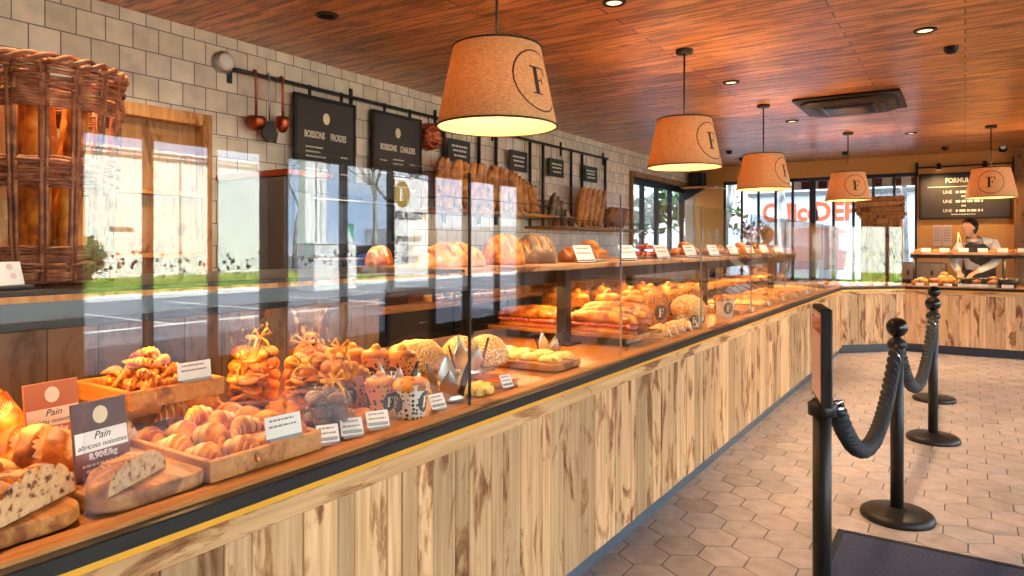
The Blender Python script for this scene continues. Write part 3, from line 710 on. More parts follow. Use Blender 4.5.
m = MB(); m.box(-.62, 2.5, 10.74, 11.18, ZS-.075, ZS-.03); fin(m, 'shelf_beam', 'black_metal')
for xx in (-.58, .42, 1.5):
    for yy in (10.78, 11.14): m = MB(); m.tube([(xx, yy, ZD), (xx, yy, ZS-.07)], .013); fin(m, 'shelf_post', 'black_metal')

# cabinets and worktop along the tiled wall
wt = MB(); wt.box(XW+.005, -3.44, -1.0, 9.3, .905, .945, .004, 0, None, .8)
o = wt.build('worktop', 'lip_wood'); T(o, 'long wooden worktop along the tiled wall behind the counter', 'worktop')
cab = None
cabl = ['first', 'second', 'third', 'fourth', 'fifth', 'sixth', 'seventh', 'eighth']
for k in range(8):
    y = 2.9+k*.8
    if cab is None:
        cab = E('base_cabinet', (XW+.01, y, 0)); MB().box(0, .80, .005, .795, .0, .905).build('body', 'charcoal', cab)
        for a, b_ in ((.01, .395), (.405, .79)):
            d = MB().box(.80, .82, a, b_, .1, .70, .003).build('door', 'matte_black', cab); MB().tube([(.845, (a+b_)/2, .52), (.845, (a+b_)/2, .66)], .007).box(.82, .85, (a+b_)/2-.005, (a+b_)/2+.005, .53, .54).box(.82, .85, (a+b_)/2-.005, (a+b_)/2+.005, .64, .65).build('handle', 'chrome', d)
        d = MB().box(.80, .82, .01, .79, .71, .895, .003).build('drawer', 'matte_black', cab); MB().tube([(.845, .34, .80), (.845, .46, .80)], .007).build('handle', 'chrome', d)
        c = cab
    else: c = dup(cab, (XW+.01, y, 0))
    T(c, 'dark base cabinet under the wooden worktop, %s from the left of the row' % cabl[k], 'cabinet', 'base cabinets along the tiled wall')
# bread oven glimpsed through the glass gap
ov = E('bread_oven', (XW+.03, 3.42, .945)); T(ov, 'steel bread oven with dark doors on the worktop, seen past the white mirrored wall', 'oven')
MB().box(0, .72, -.55, .62, 0, .9, .01).build('body', 'charcoal', ov)
for z in (.06, .46):
    d = MB().box(.72, .745, -.5, .57, z, z+.34, .006).build('door', 'black_gloss', ov); MB().tube([(.78, -.35, z+.3), (.78, .42, z+.3)], .011).tube([(.74, -.35, z+.3), (.78, -.35, z+.3)], .008).tube([(.74, .42, z+.3), (.78, .42, z+.3)], .008).build('handle', 'chrome', d)
MB().box(0, .76, -.56, -.2, .9, .94, .006).build('copper_hood', 'copper', ov)
# wood-lined niche framed in the tiled wall
ny1 = atx(204, 150, XW).y; nz1 = atx(204, 117, XW).z
ni = E('wall_niche', (XW, 0, 0)); T(ni, 'wood-framed bread niche on the tiled wall behind the wicker basket', 'niche')
MB().box(.0, .012, -.6, ny1-.02, .95, nz1-.02, 0, 0).build('back_board', 'frame_wood', ni)
m = MB(); m.box(0, .10, ny1-.07, ny1, .95, nz1, .004, 0, None, .3).box(0, .10, -.6, ny1-.07, nz1-.08, nz1, .004, 0, None, .5).box(0, .10, -.67, -.6, .95, nz1, .004, 0, None, .7); m.build('frame', 'frame_wood', ni)
for k, z in enumerate((1.32, 1.72)):
    MB().box(0.01, .10, -.6, ny1-.07, z, z+.03, .003, 0, None, .2+k*.3).build('shelf', 'tray_wood', ni)

# ================================================================ CEILING FITTINGS
SH = .36
def shade_r(z): return .275+(.20-.275)*z/SH
def pendant(loc, ang, label, first=None):
    zc = ZC-loc[2]
    if first is None:
        o = E('pendant_lamp', loc, ang)
        m = MB(); m.lathe([(shade_r(0), 0), (shade_r(SH/2), SH/2), (shade_r(SH), SH)], 56); m.lathe([(shade_r(0)-.006, .0), (shade_r(SH)-.006, SH)], 56)
        sh = m.build('lamp_shade', 'linen', o)
        for z in (0, SH): m = MB(); m.tube([(shade_r(z)*cos(2*PI*k/56), shade_r(z)*sin(2*PI*k/56), z) for k in range(56)], .005, 5, closed=True); m.build('trim_ring', 'ink', sh)
        m = MB(); wrapped_ring(m, .133, .140, shade_r, 0, .175); wrapped(m, F_RECTS, .125, shade_r, 0, .175)
        m.build('printed_emblem', 'ink', sh)
        m = MB(); m.tube([(0, 0, SH-.06), (0, 0, zc-.02)], .007); m.tube([(0, 0, SH-.14), (0, 0, SH-.05)], .022)
        for k in range(3): a = k*2*PI/3; m.tube([(0, 0, SH-.03), (.2*cos(a), .2*sin(a), SH-.004)], .003, 5)
        m.build('cord', 'black_metal', o); MB().lathe([(0, zc-.03), (.06, zc-.03), (.065, zc-.01), (.065, zc)], 24).build('ceiling_rose', 'black_metal', o)
        b_ = MB().lathe([(.006, .26), (.016, .245), (.018, .225), (.010, .215), (0, .215)], 16).build('bulb_holder', 'black_metal', o)
    else: o = dup(first, loc, ang)
    T(o, label, 'lamp', None)
    li = bpy.data.lights.new('bulb_light', 'POINT'); li.energy = 11; li.color = (1, .66, .36); li.shadow_soft_size = .05
    lo = bpy.data.objects.new('bulb_light', li); COL.objects.link(lo); lo.location = (loc[0], loc[1], loc[2]+.17)
    return o
PZ = 1.985
p1 = pendant((-1.79, 2.6, 1.94), math.radians(-6), 'large linen pendant lamp nearest the camera, printed with a ringed F')
p1 = pendant((-1.77, 5.06, PZ), math.radians(-16), 'linen pendant lamp second from the camera above the long counter')
pendant((-1.77, 7.5, PZ), math.radians(-16), 'linen pendant lamp third along the long counter, against the back window', p1)
pendant((aty(848, 185, 9.95).x, 9.95, PZ), math.radians(-59), 'linen pendant lamp over the angled corner counter', p1)
pendant((aty(991, 185, 10.35).x, 10.35, PZ), math.radians(-92), 'linen pendant lamp in front of the black menu board', p1)
def pz(u, v): return atz(u, v, ZC)
dl = None
for k, (u, v, lab, lit) in enumerate(((614, 2, 'lit recessed ceiling spotlight above right of the nearest pendant lamp', 1), (925, 30, 'lit recessed ceiling spotlight nearest the right edge beyond the air conditioner', 1),
        (731, 82, 'lit recessed ceiling spotlight between the second pendant and the air conditioner', 1), (792, 121, 'lit recessed ceiling spotlight just behind the air conditioner', 1),
        (911, 133, 'lit recessed ceiling spotlight in front of the menu board', 1), (327, 15, 'dark unlit recessed ceiling spotlight near the tiled wall', 0))):
    c = pz(u, v)
    if dl is None or not lit:
        o = E('ceiling_spotlight', c); MB().lathe([(.045, -.001), (.05, -.012), (.07, -.010), (.075, 0)], 28).build('rim', 'black_metal', o)
        MB().lathe([(0, -.004), (.046, -.004)], 24).build('lens', 'spot_lens' if lit else 'black_gloss', o)
        if lit: dl = o
    else: o = dup(dl, c)
    T(o, lab, 'spotlight')
    if lit:
        li = bpy.data.lights.new('spot', 'SPOT'); li.energy = 80; li.spot_size = 1.5; li.spot_blend = .6; li.color = (1, .72, .44); li.shadow_soft_size = .04
        lo = bpy.data.objects.new('spot', li); COL.objects.link(lo); lo.location = c-Vector((0, 0, .02))
for k, (x, y) in enumerate(((-3.05, .6), (-3.05, 2.1), (-2.2, .9))):  # extra spotlights above the view, added to brighten the tiled wall and near breads
    c = Vector((x, y, ZC)); o = dup(dl, c); T(o, ('added unseen ceiling spotlight over the staff aisle near the wicker basket', 'added unseen ceiling spotlight over the staff aisle near the drinks boards', 'added unseen ceiling spotlight over the bread boards')[k], 'spotlight')
    li = bpy.data.lights.new('spot', 'SPOT'); li.energy = 80; li.spot_size = 2.1; li.spot_blend = .7; li.color = (1, .76, .5) if k < 2 else (1, .58, .26); li.shadow_soft_size = .04
    lo = bpy.data.objects.new('spot', li); COL.objects.link(lo); lo.location = c-Vector((0, 0, .02)); lo.rotation_euler = (0, .25 if k < 2 else 0, 0)
sm = None
for u, v, lab in ((729, 151, 'small black ceiling sensor above the third pendant, nearer the corner'), (742, 158, 'small black ceiling sensor at the far corner by the back window'), (945, 147, 'small black ceiling sensor before the menu board'), (845, 152, 'small black ceiling sensor behind the corner pendant'), (951, 47, 'small black ceiling sensor above the air conditioner, to its right')):
    c = pz(u, v)
    if sm is None: sm = E('ceiling_sensor', c); MB().lathe([(0, -.05), (.03, -.048), (.045, -.03), (.05, 0)], 20).build('housing', 'black_metal', sm); MB().lathe([(0, -.055), (.014, -.052), (.016, -.046)], 12).build('lens', 'black_gloss', sm); o = sm
    else: o = dup(sm, c)
    T(o, lab, 'sensor')
# air conditioner cassette
ac = E('air_conditioner', (-.99, 7.86, ZC)); T(ac, 'dark square ceiling air conditioner cassette', 'air conditioner')
m = MB(); m.box(-.48, .48, -.48, .48, -.03, 0, .012); m.build('frame', 'black_metal', ac)
m = MB(); pr = []
for z, r in ((-.03, .43), (-.055, .42), (-.07, .38)):
    pr.append([(max(-r, min(r, r*1.25*cos(t))), max(-r, min(r, r*1.25*sin(t))), z) for t in [2*PI*k/48 for k in range(48)]])
m.rings(pr); m.build('fascia', 'ac_dark', ac)
m = MB(); m.box(-.24, .24, -.24, .24, -.085, -.068, .008)
for k in range(12): m.box(-.22, .22, -.22+k*.038, -.208+k*.038, -.09, -.083)
m.build('grille', 'smoke', ac)
for k in range(4):
    a = k*PI/2; X = Matrix.Rotation(a, 4, 'Z'); m = MB(); m.box(-.25, .25, .285, .335, -.078, -.066, .004, 0, X); m.build('vent_flap', 'black_metal', ac)

# ================================================================ WALL FITTINGS
XR_ = XW+.07
zr = lambda u, v: atx(u, v, XR_).z
A, B_ = atx(235, 68, XR_), atx(608, 156, XR_)
ZR = 2.635
rail = E('wall_rail', (XR_, 0, ZR)); T(rail, 'long black metal rail on the tiled wall carrying boards and utensils', 'rail')
MB().box(-.008, .008, A.y, B_.y, -.012, .012).build('bar', 'black_metal', rail)
for u in (235, 356, 440, 497, 565, 607):
    y = atx(u, 100, XR_).y; MB().box(-.068, -.056, y-.02, y+.02, -.09, .09, .003).box(-.06, 0, y-.008, y+.008, -.01, .01).build('bracket', 'black_metal', rail)
# two drinks boards
def menu_board(u0, u1, v0, label, lines, title2):
    ya, yb = atx(u0, 130, XR_).y, atx(u1, 130, XR_).y; w = yb-ya; yc = (ya+yb)/2; zt = atx((u0+u1)/2, v0, XR_).z; h = w*1.45
    o = E('menu_board', (XR_, yc, zt-h)); T(o, label, 'menu board')
    MB().box(-.012, .006, -w/2+.02, w/2-.02, .02, h-.02).build('panel', 'board_black', o)
    m = MB(); m.box(-.02, .014, -w/2, -w/2+.028, 0, h, .003).box(-.02, .014, w/2-.028, w/2, 0, h, .003).box(-.02, .014, -w/2, w/2, 0, .028, .003).box(-.02, .014, -w/2, w/2, h-.028, h, .003); m.build('frame', 'matte_black', o)
    for s in (-.26, .26):
        m = MB(); m.box(-.006, .006, s*w-.012, s*w+.012, h, ZR-(zt-h)+.018); m.build('hanger', 'black_metal', o)
    X = Matrix.Translation((.0065, 0, 0)) @ FX
    e = MB(); e.add([X @ Vector((.035*cos(k*PI/12), h*.82+.046*sin(k*PI/12), .0004)) for k in range(24)], [tuple(range(24))]); e.build('emblem', 'cream_card', o)
    text('BOISSONS', .075, 'white_letter', o, X @ Matrix.Translation((-w*.19, h*.665, 0)), bold=.002, sx=.42*w/.45)
    text(title2, .075, 'white_letter', o, X @ Matrix.Translation((w*.20, h*.665, 0)), bold=.002, sx=.42*w/.45)
    s = MB(); scribble(s, [(a*w, b*w, c*h) for a, b, c in lines], X, 0, .012, random.Random(4)); s.build('small_print', 'white_letter', o)
    return o
menu_board(294, 355, 98.5, 'framed black drinks board on the rail, left one of the pair', [(-.33, -.06, .56), (-.33, -.1, .52), (-.33, .0, .48), (.24, .36, .5), (-.33, .02, .37), (-.33, .1, .33), (.24, .36, .35), (-.33, 0, .22), (-.33, .1, .18), (.24, .36, .2)], 'FROIDES')
menu_board(372, 421, 114.5, 'framed black drinks board on the rail, right one beside the copper mould', [(-.1, .12, .56), (-.1, .1, .52), (.26, .36, .53), (-.1, .2, .44), (-.1, .15, .41), (-.1, .17, .38), (.26, .36, .4), (-.1, .2, .3), (-.1, .1, .26), (.26, .36, .28), (-.36, -.22, .54), (-.36, -.22, .42)], 'CHAUDES')
# slate price signs hung lower on wires
for k, (u0, u1, v0, v1, mt, lab) in enumerate(((448, 470, 140, 162, 'board_black', 'small black slate sign right of the copper mould'), (509.6, 527, 151, 171.5, 'board_black', 'small black slate sign above the right end of the baguettes'), (549, 563.5, 159, 177, 'green_slate', 'small green slate sign left of its green twin'), (584, 597, 166.5, 182, 'green_slate', 'small green slate sign nearest the far window'))):
    ya, yb = atx(u0, 150, XR_).y, atx(u1, 150, XR_).y; z0, z1 = atx((u0+u1)/2, v1, XR_).z, atx((u0+u1)/2, v0, XR_).z
    o = E('slate_sign', (XR_, (ya+yb)/2, (z0+z1)/2)); T(o, lab, 'sign'); w = (yb-ya)/2; h = (z1-z0)/2
    MB().box(-.006, .006, -w, w, -h, h, .003).build('slate', mt, o)
    m = MB(); m.tube([(0, -w*.7, h), (0, -w*.7, ZR-(z0+z1)/2)], .003, 5).tube([(0, w*.7, h), (0, w*.7, ZR-(z0+z1)/2)], .003, 5); m.build('wire', 'black_metal', o)
    s = MB(); scribble(s, [(-w*.7, w*.7, h*.4), (-w*.6, w*.6, h*.0), (-w*.5, w*.6, -h*.45)], Matrix.Translation((.0065, 0, 0)) @ FX, 0, .02, random.Random(k)); s.build('small_print', 'white_letter', o)
# two-tier baguette rack: uprights, shelves, guard rails
rk = E('bread_rack', (XW, 0, 0)); T(rk, 'black metal wall rack with two wooden bread shelves hung from the rail', 'rack')
for u in (446, 481, 498, 532, 545, 573, 584, 607):
    y = atx(u, 150, XR_).y; MB().box(.03, .055, y-.016, y+.016, 1.62, ZR-.01).build('upright', 'black_metal', rk)
R1a, R1b, R2b = atx(432, 210, XW+.25).y, atx(541, 210, XW+.25).y, atx(637, 225, XW+.25).y
S1, S2 = atx(490, 212, XW+.25).z, atx(590, 228, XW+.25).z
MB().box(.005, .42, R1a, R1b, S1-.03, S1, .003, 0, None, .4).build('shelf', 'tray_wood', rk); MB().box(.005, .42, R1b+.03, R2b, S2-.03, S2, .003, 0, None, .6).build('shelf', 'tray_wood', rk)
for z, a, b in ((S1+.1, R1a, R1b), (S1+.34, R1a, R1b), (S2+.08, R1b+.03, R2b), (S2+.3, R1b+.03, R2b)):
    m = MB(); m.tube([(.02, a, z), (.41 if z < S2+.2 or z == S1+.1 else .2, a, z), (.41 if z < S2+.2 or z == S1+.1 else .2, b, z), (.02, b, z)], .006, 6); m.build('guard_rail', 'black_metal', rk)
# utensils
def hang(u, zt=ZR): return Vector((XR_+.014, atx(u, 80, XR_).y, zt))
def ladle(u, label, r, ln):
    o = E('copper_ladle', hang(u)); T(o, label, 'ladle')
    m = MB(); m.tube([(0, 0, -ln), (0, 0, -.02), (.0, 0, .02), (-.014, 0, .03), (-.03, 0, .02)], .0115, 7, flat=.6); m.build('handle', 'copper', o)
    m = MB(); m.lathe([(0, -r*1.25), (r*.5, -r*1.1), (r*.87, -r*.65), (r, 0), (r*.9, r*.3), (r*.82, r*.3), (r*.93, 0), (r*.8, -r*.6), (r*.45, -r), (0, -r*1.17)], 22, (0.0, 0, -ln)); m.build('bowl', 'copper', o); return o
ladle(255, 'copper ladle hanging leftmost on the wall rail', .068, .33)
o = E('spatula', hang(268)); T(o, 'dark metal spatula hanging between the two copper ladles', 'spatula')
MB().tube([(0, 0, -.33), (0, 0, .0), (-.01, 0, .03), (-.03, 0, .02)], .009, 7, flat=.6).build('handle', 'steel', o)
m = MB(); m.prism([(-.03, -.33), (.03, -.33), (.075, -.41), (.06, -.48), (.02, -.47), (-.03, -.48), (-.065, -.42)], -.005, .005, 'x'); m.build('blade', 'charcoal', o)
o = ladle(281.5, 'narrow copper ladle hanging right of the spatula', .052, .3)
bw_ = [c_ for c_ in o.children if c_.name.startswith('bowl')][0]; bw_.scale = (1, 1, 1.5); bw_.location.z = .15
# copper mould
c = atx(428.5, 137, XR_-.02); o = E('copper_mould', c); T(o, 'round fluted copper mould hanging beside the right drinks board', 'mould')
m = MB(); pr = []
for r, x in ((.0, .03), (.03, .035), (.05, .015), (.08, .07), (.115, .075), (.125, .02), (.13, -.03)):
    pr.append([(x+(.006*cos(12*t) if .02 < r < .12 else 0), max(r, .001)*(1+.05*cos(12*t))*cos(t), max(r, .001)*(1+.05*cos(12*t))*sin(t)) for t in [2*PI*k/48 for k in range(48)]])
m.rings(pr); m.build('bowl', 'copper', o); MB().tube([(0, 0, .12), (0, 0, .2), (-.03, 0, .21)], .006, 6).build('hook', 'black_metal', o)
# wall light
c = atx(221, 63, XW); o = E('wall_light', c); T(o, 'round white wall light high on the tiles beside the rail', 'light')
m = MB(); pr = []
for r, x in ((.075, 0), (.078, .04), (.07, .055)): pr.append([(x, r*cos(t), r*sin(t)) for t in [2*PI*k/28 for k in range(28)]])
m.rings(pr); m.build('housing', 'steel', o)
m = MB(); pr = []
for r, x in ((.06, .054), (.058, .068), (.03, .074), (.004, .075)): pr.append([(x, r*cos(t), r*sin(t)) for t in [2*PI*k/28 for k in range(28)]])
m.rings(pr); m.build('lens', 'white_paint', o)
# loudspeaker on bracket shelf at the far corner
c = aty(707, 187, YB-.45); o = E('bracket_shelf', (XW, YB-.75, c.z)); T(o, 'small wooden bracket shelf in the far left corner', 'shelf')
MB().box(.0, .62, 0, .7, -.03, 0, .004, 0, None, .5).build('board', 'frame_wood', o); MB().prism([(0, -.03), (.4, -.03), (0, -.25)], .2, .22, 'y').build('bracket', 'black_metal', o)
o = E('loudspeaker', (XW+.22, YB-.45, c.z)); T(o, 'black loudspeaker on the bracket shelf in the far corner', 'loudspeaker')
MB().box(-.13, .13, -.12, .12, 0, .27, .01).build('cabinet', 'matte_black', o); m = MB(); m.lathe([(0, .0), (.05, .004), (.085, .02), (.095, .02)], 22, xf=Matrix.Translation((0, -.125, .12)) @ Matrix.Rotation(PI/2, 4, 'X')); m.build('woofer', 'charcoal', o)
# FORMULE board on the back wall
bA, bB = aty(919, 190, YB-.03), aty(1012, 190, YB-.03)
zt, zb = aty(925, 174, YB-.03).z, aty(960, 219, YB-.03).z; w = bB.x-bA.x; h = zt-zb
o = E('menu_board', ((bA.x+bB.x)/2, YB-.02, zb)); T(o, 'wide black menu board on the orange back wall behind the staff member', 'menu board')
MB().box(-w/2+.02, w/2-.02, -.012, .015, .02, h-.02).build('panel', 'board_black', o)
m = MB(); t = .03
m.box(-w/2, -w/2+t, -.02, .018, 0, h, .003).box(w/2-t, w/2, -.02, .018, 0, h, .003).box(-w/2, w/2, -.02, .018, 0, t, .003).box(-w/2, w/2, -.02, .018, h-t, h, .003); m.build('frame', 'matte_black', o)
X = Matrix.Translation((0, -.0125, 0)) @ FY
text('FORMULE D', .105, 'white_letter', o, X @ Matrix.Translation((-w*.02, h*.83, 0)), bold=.003, sx=.8)
for k, s in enumerate(('UNE', 'UNE', 'UNE')): text(s, .07, 'white_letter', o, X @ Matrix.Translation((-w*.18, h*(.58-.2*k), 0)), sx=.9)
s = MB(); s.box(-w*.4, w*.33, h*.695, h*.705, 0, .0006, 0, 0, X)
scribble(s, [(-w*.09, w*.16, h*.58), (-w*.09, w*.2, h*.38), (-w*.09, w*.06, h*.18), (w*.07, w*.2, h*.18)], X, 0, .035, random.Random(1)); scribble(s, [(-w*.14, w*.12, h*.1)], X, 0, .014, random.Random(2))
s.box(-w*.03, w*.02, h*.47, h*.5, 0, .0006, 0, 0, X).box(-w*.03, w*.02, h*.27, h*.3, 0, .0006, 0, 0, X); s.build('small_print', 'white_letter', o)
o = E('hanging_rail', (0, YB-.06, zt+.1)); T(o, 'black rail above the wide menu board on the back wall', 'rail')
m = MB(); m.box(bA.x-.04, bB.x+.05, -.012, .012, -.012, .012); m.build('bar', 'black_metal', o)
for x in (bA.x-.03, bB.x+.03): MB().box(x-.02, x+.02, .0, .06, -.14, .09).build('bracket', 'black_metal', o)
for x in (-.35, .25):
    m = MB(); m.tube([(x, 0, 0), (x, -.12, .03)], .008, 6); m.tube([(x, -.12, .045), (x, -.10, -.05)], [.025, .04], 14); m.build('lamp_head', 'black_metal', o)
    li = bpy.data.lights.new('picture_light', 'SPOT'); li.energy = 16; li.spot_size = 2.2; li.spot_blend = .8; li.color = (1, .64, .3); li.shadow_soft_size = .03
    lo = bpy.data.objects.new('picture_light', li); COL.objects.link(lo); lo.location = (x, YB-.06-.30, zt+.02); lo.rotation_euler = (math.radians(22), 0, 0)
    m = MB(); m.tube([(x, -.10, -.051), (x, -.0995, -.054)], .036, 14); m.build('lamp_lens', 'spot_lens', o)
# security camera
c = aty(1003, 148, YB-.3); o = E('security_camera', (c.x, YB-.25, c.z)); T(o, 'dark security camera high on the back wall at the right', 'camera')
MB().box(-.05, .05, -.15, .05, -.05, .05, .015).build('body', 'matte_black', o); MB().tube([(0, .02, .04), (0, .262, .095)], .018).build('arm', 'black_metal', o); MB().tube([(0, -.15, 0), (0, -.165, 0)], .035, 16).build('lens', 'white_paint', o)
# leaflets on the back wall
for k, (u0, u1) in enumerate(((933, 941.5), (942.5, 952))):
    a, b = aty(u0, 240, YB-.01), aty(u1, 240, YB-.01); z0, z1 = aty(940, 246, YB).z, aty(940, 225, YB).z
    o = E('wall_notice', ((a.x+b.x)/2, YB-.012, z0)); T(o, ('pale paper notice on the orange wall, left of two', 'pale paper notice on the orange wall, right of two beside the staff member')[k], 'notice')
    w = (b.x-a.x)/2; MB().box(-w, w, 0, .004, 0, z1-z0).build('sheet', 'pink_card', o); s = MB(); scribble(s, [(-w*.7, w*.7, (z1-z0)*(.85-.12*j)) for j in range(6)], Matrix.Translation((0, -.001, 0)) @ FY, 0, .016, random.Random(k)); s.build('small_print', 'grey_ink', o)

# ================================================================ WOODEN DRESSER at the back window
dx0, dx1 = aty(858, 220, 12.2).x, aty(904, 220, 12.2).x; zd = aty(880, 212, 12.2).z
o = E('wooden_dresser', ((dx0+dx1)/2, 12.4, 0)); T(o, 'old brown wooden dresser standing before the back window', 'dresser'); w = (dx1-dx0)/2
m = MB(); m.box(-w+.04, w-.04, -.2, .22, .0, zd-.1, .004, 0, None, .4); m.build('carcass', 'frame_wood', o)
m = MB(); m.box(-w-.02, w+.02, -.24, .25, zd-.05, zd, .008, 0, None, .6).box(-w+.02, w-.02, -.22, .23, zd-.1, zd-.05, .004, 0, None, .2); m.build('cornice', 'frame_wood', o)
for s in (-1, 1):
    m = MB(); m.box(s*(w-.1)-.05, s*(w-.1)+.05, -.235, -.2, .05, zd-.1, .008, 0, None, .7); m.build('pilaster', 'frame_wood', o)
d = MB().box(-w+.2, w-.2, -.225, -.2, .2, zd-.18, .006, 0, None, .3).build('door', 'frame_wood', o); MB().box(-w+.26, w-.26, -.232, -.224, .9, zd-.24, 0).build('pane', 'window_glass', d); MB().sphere((w-.24, -.245, .9), .018).build('knob', 'brass', d)
o = E('wooden_crate', ((dx0+dx1)/2-.03, 12.38, zd)); T(o, 'wooden crate of twigs lying on top of the dresser', 'crate')
m = MB()
for k in range(3): m.box(-.34, .34, -.17, -.155, .01+k*.085, .08+k*.085, .003, 0, None, .2+.2*k).box(-.34, .34, .155, .17, .01+k*.085, .08+k*.085, .003, 0, None, .3+.2*k).box(-.34, -.325, -.155, .155, .01+k*.085, .08+k*.085, .003, 0, None, .5).box(.325, .34, -.155, .155, .01+k*.085, .08+k*.085, .003, 0, None, .55)
m.box(-.33, .33, -.16, .16, 0, .012); m.build('slats', 'frame_wood', o)
m = MB(); q = random.Random(9)
for k in range(26):
    p = Vector((q.uniform(-.28, .28), q.uniform(-.1, .1), .05)); d = Vector((q.uniform(-.25, .5), q.uniform(-.2, .1), 1)).normalized(); pts = [p]
    for j in range(4): d = (d+Vector((q.uniform(-.3, .35), q.uniform(-.2, .2), q.uniform(-.2, .1)))).normalized(); pts.append(pts[-1]+d*.1)
    m.tube(pts, [.005, .004, .004, .003, .002], 4)
m.build('twigs', 'bark', o)['kind'] = 'stuff'

# ================================================================ QUEUE STANCHIONS
def stanchion(loc, label, first=None):
    if first: o = dup(first, loc)
    else:
        o = E('queue_post', loc)
        MB().lathe([(0, .0), (.168, 0), (.172, .012), (.168, .028), (.15, .04), (.05, .05), (.035, .058), (0, .058)], 48).build('base', 'black_metal', o)
        MB().tube([(0, 0, .05), (0, 0, .9)], .031, 22).build('pole', 'black_metal', o)
        m = MB(); m.lathe([(.031, .87), (.045, .875), (.047, .9), (.04, .91), (.02, .925), (.02, .94)], 26); m.build('collar', 'black_metal', o)
        m = MB(); m.sphere((0, 0, .978), .051, 24, 16); m.build('ball', 'black_gloss', o)
        for s in (-1, 1):
            m = MB(); m.tube([(0, s*.035, .885), (0, s*.06, .895), (0, s*.072, .882), (0, s*.062, .866)], .006, 6); m.build('hook', 'chrome', o)
    T(o, label, 'barrier post'); return o
b1 = atz(897, 512, .03); b2 = atz(933, 436, .03); b3 = atz(934, 397, .03)
P1 = Vector((b1.x, b1.y, 0)); P2 = Vector((b2.x, b2.y, 0)); P3 = Vector((b3.x, b3.y, 0))
st = stanchion(P1, 'black ball-topped barrier post on the tiles just beyond the dark mat')
stanchion(P2, 'black ball-topped barrier post, second from the dark mat', st); stanchion(P3, 'black ball-topped barrier post farthest from the camera', st)
z0 = 2.42; d = ray(822, 300); P0 = EYE+d*z0; P0 = Vector((P0.x, P0.y, 0))
o = E('sign_post', P0); T(o, 'black post in the foreground carrying an upright framed notice', 'barrier post')
MB().lathe([(0, .0), (.185, 0), (.19, .012), (.185, .024), (.16, .036), (.05, .046), (0, .055)], 48).build('base', 'black_metal', o)
MB().tube([(0, 0, .05), (0, 0, .86)], .031, 22).build('pole', 'black_metal', o); MB().lathe([(.031, .80), (.046, .805), (.047, .845), (.032, .855), (0, .86)], 26).build('collar', 'black_metal', o)
sa = math.atan2(ray(822, 300).y, ray(822, 300).x)
fr = E('x'); bpy.data.objects.remove(fr)
X = Matrix.Rotation(sa+math.radians(7), 4, 'Z')
m = MB(); m.box(-.13, .13, -.017, .017, .855, 1.185, .004, 0, X); fo = m.build('sign_frame', 'matte_black', o)
for s in (1, -1):
    m = MB(); m.box(-.115, .115, s*.0165, s*.019, .87, 1.17, 0, 0, X); so_ = m.build('notice_sheet', 'pink_card', fo)
    m = MB(); m.box(-.115, .115, s*.0188, s*.0196, 1.10, 1.15, 0, 0, X); m.build('red_band', 'red_jam', so_)
m = MB(); m.tube([(.035, .02, .84), (.055, .045, .85), (.05, .065, .83)], .007, 6); m.build('hook', 'chrome', o)
def rope(a, b, sag, label):
    a, b = Vector(a), Vector(b); o = E('barrier_rope', a); T(o, label, 'rope'); n = 120; ctr = []
    for i in range(n+1):
        t = i/n; p = (b-a)*t; p.z += -sag*4*t*(1-t)*(1-.0*t); ctr.append(p)
    # three twisted strands
    for k in range(3):
        pts = []
        for i, p in enumerate(ctr):
            tg = (ctr[min(i+1, n)]-ctr[max(i-1, 0)]).normalized(); s_ = tg.cross(Vector((0, 0, 1)))
            s_ = s_.normalized() if s_.length > 1e-4 else Vector((1, 0, 0)); u_ = s_.cross(tg); a_ = i*.66+k*2*PI/3
            e = .017*min(1, min(i, n-i)/3+.5); pts.append(p+s_*e*cos(a_)+u_*e*sin(a_))
        m = MB(); m.tube(pts, .0185, 8); m.build('strand', 'rope', o)
    for p, q in ((ctr[0], ctr[4]), (ctr[-1], ctr[-5])):
        m = MB(); m.tube([p, q], [.024, .03], 14); m.build('end_cap', 'chrome', o)
    return o
def hk(P, s, z=.868): return (P.x, P.y+s*.068, z)
rope((P0.x+.03, P0.y+.075, .83), hk(P1, -1), .31, 'dark twisted rope between the notice post and the nearest ball-topped post')
rope(hk(P1, 1), hk(P2, -1), .33, 'dark twisted rope between the first and second ball-topped posts')
rope(hk(P2, 1), hk(P3, -1), .30, 'dark twisted rope between the second and farthest ball-topped posts')
# door mat
c0 = atz(838, 529, .01); o = E('door_mat', (c0.x, c0.y, 0)); T(o, 'dark blue-grey entrance mat on the hexagonal tiles', 'mat')
MB().box(.03, 1.45, -1.9, -.03, 0, .012, .003).build('pile', 'mat_fabric', o)
m = MB(); m.box(0, .03, -1.93, 0, 0, .014, .003).box(1.45, 1.48, -1.93, 0, 0, .014, .003).box(.03, 1.45, -.03, 0, 0, .014, .003).box(.03, 1.45, -1.93, -1.9, 0, .014, .003); m.build('border', 'rubber', o)
# light strip lamps under the raised shelf
def area(name, loc, sx, sy, e, col, rot=(0, 0, 0)):
    li = bpy.data.lights.new(name, 'AREA'); li.shape = 'RECTANGLE'; li.size = sx; li.size_y = sy; li.energy = e; li.color = col
    lo = bpy.data.objects.new(name, li); COL.objects.link(lo); lo.location = loc; lo.rotation_euler = rot; return lo
area('shelf_led', (-1.975, 4.5, 1.21), .03, 10, 32, (1, .55, .2), (0, math.radians(-14), 0))
area('back_led', (.9, 10.74, ZS-.08), 3, .03, 8, (1, .62, .28))
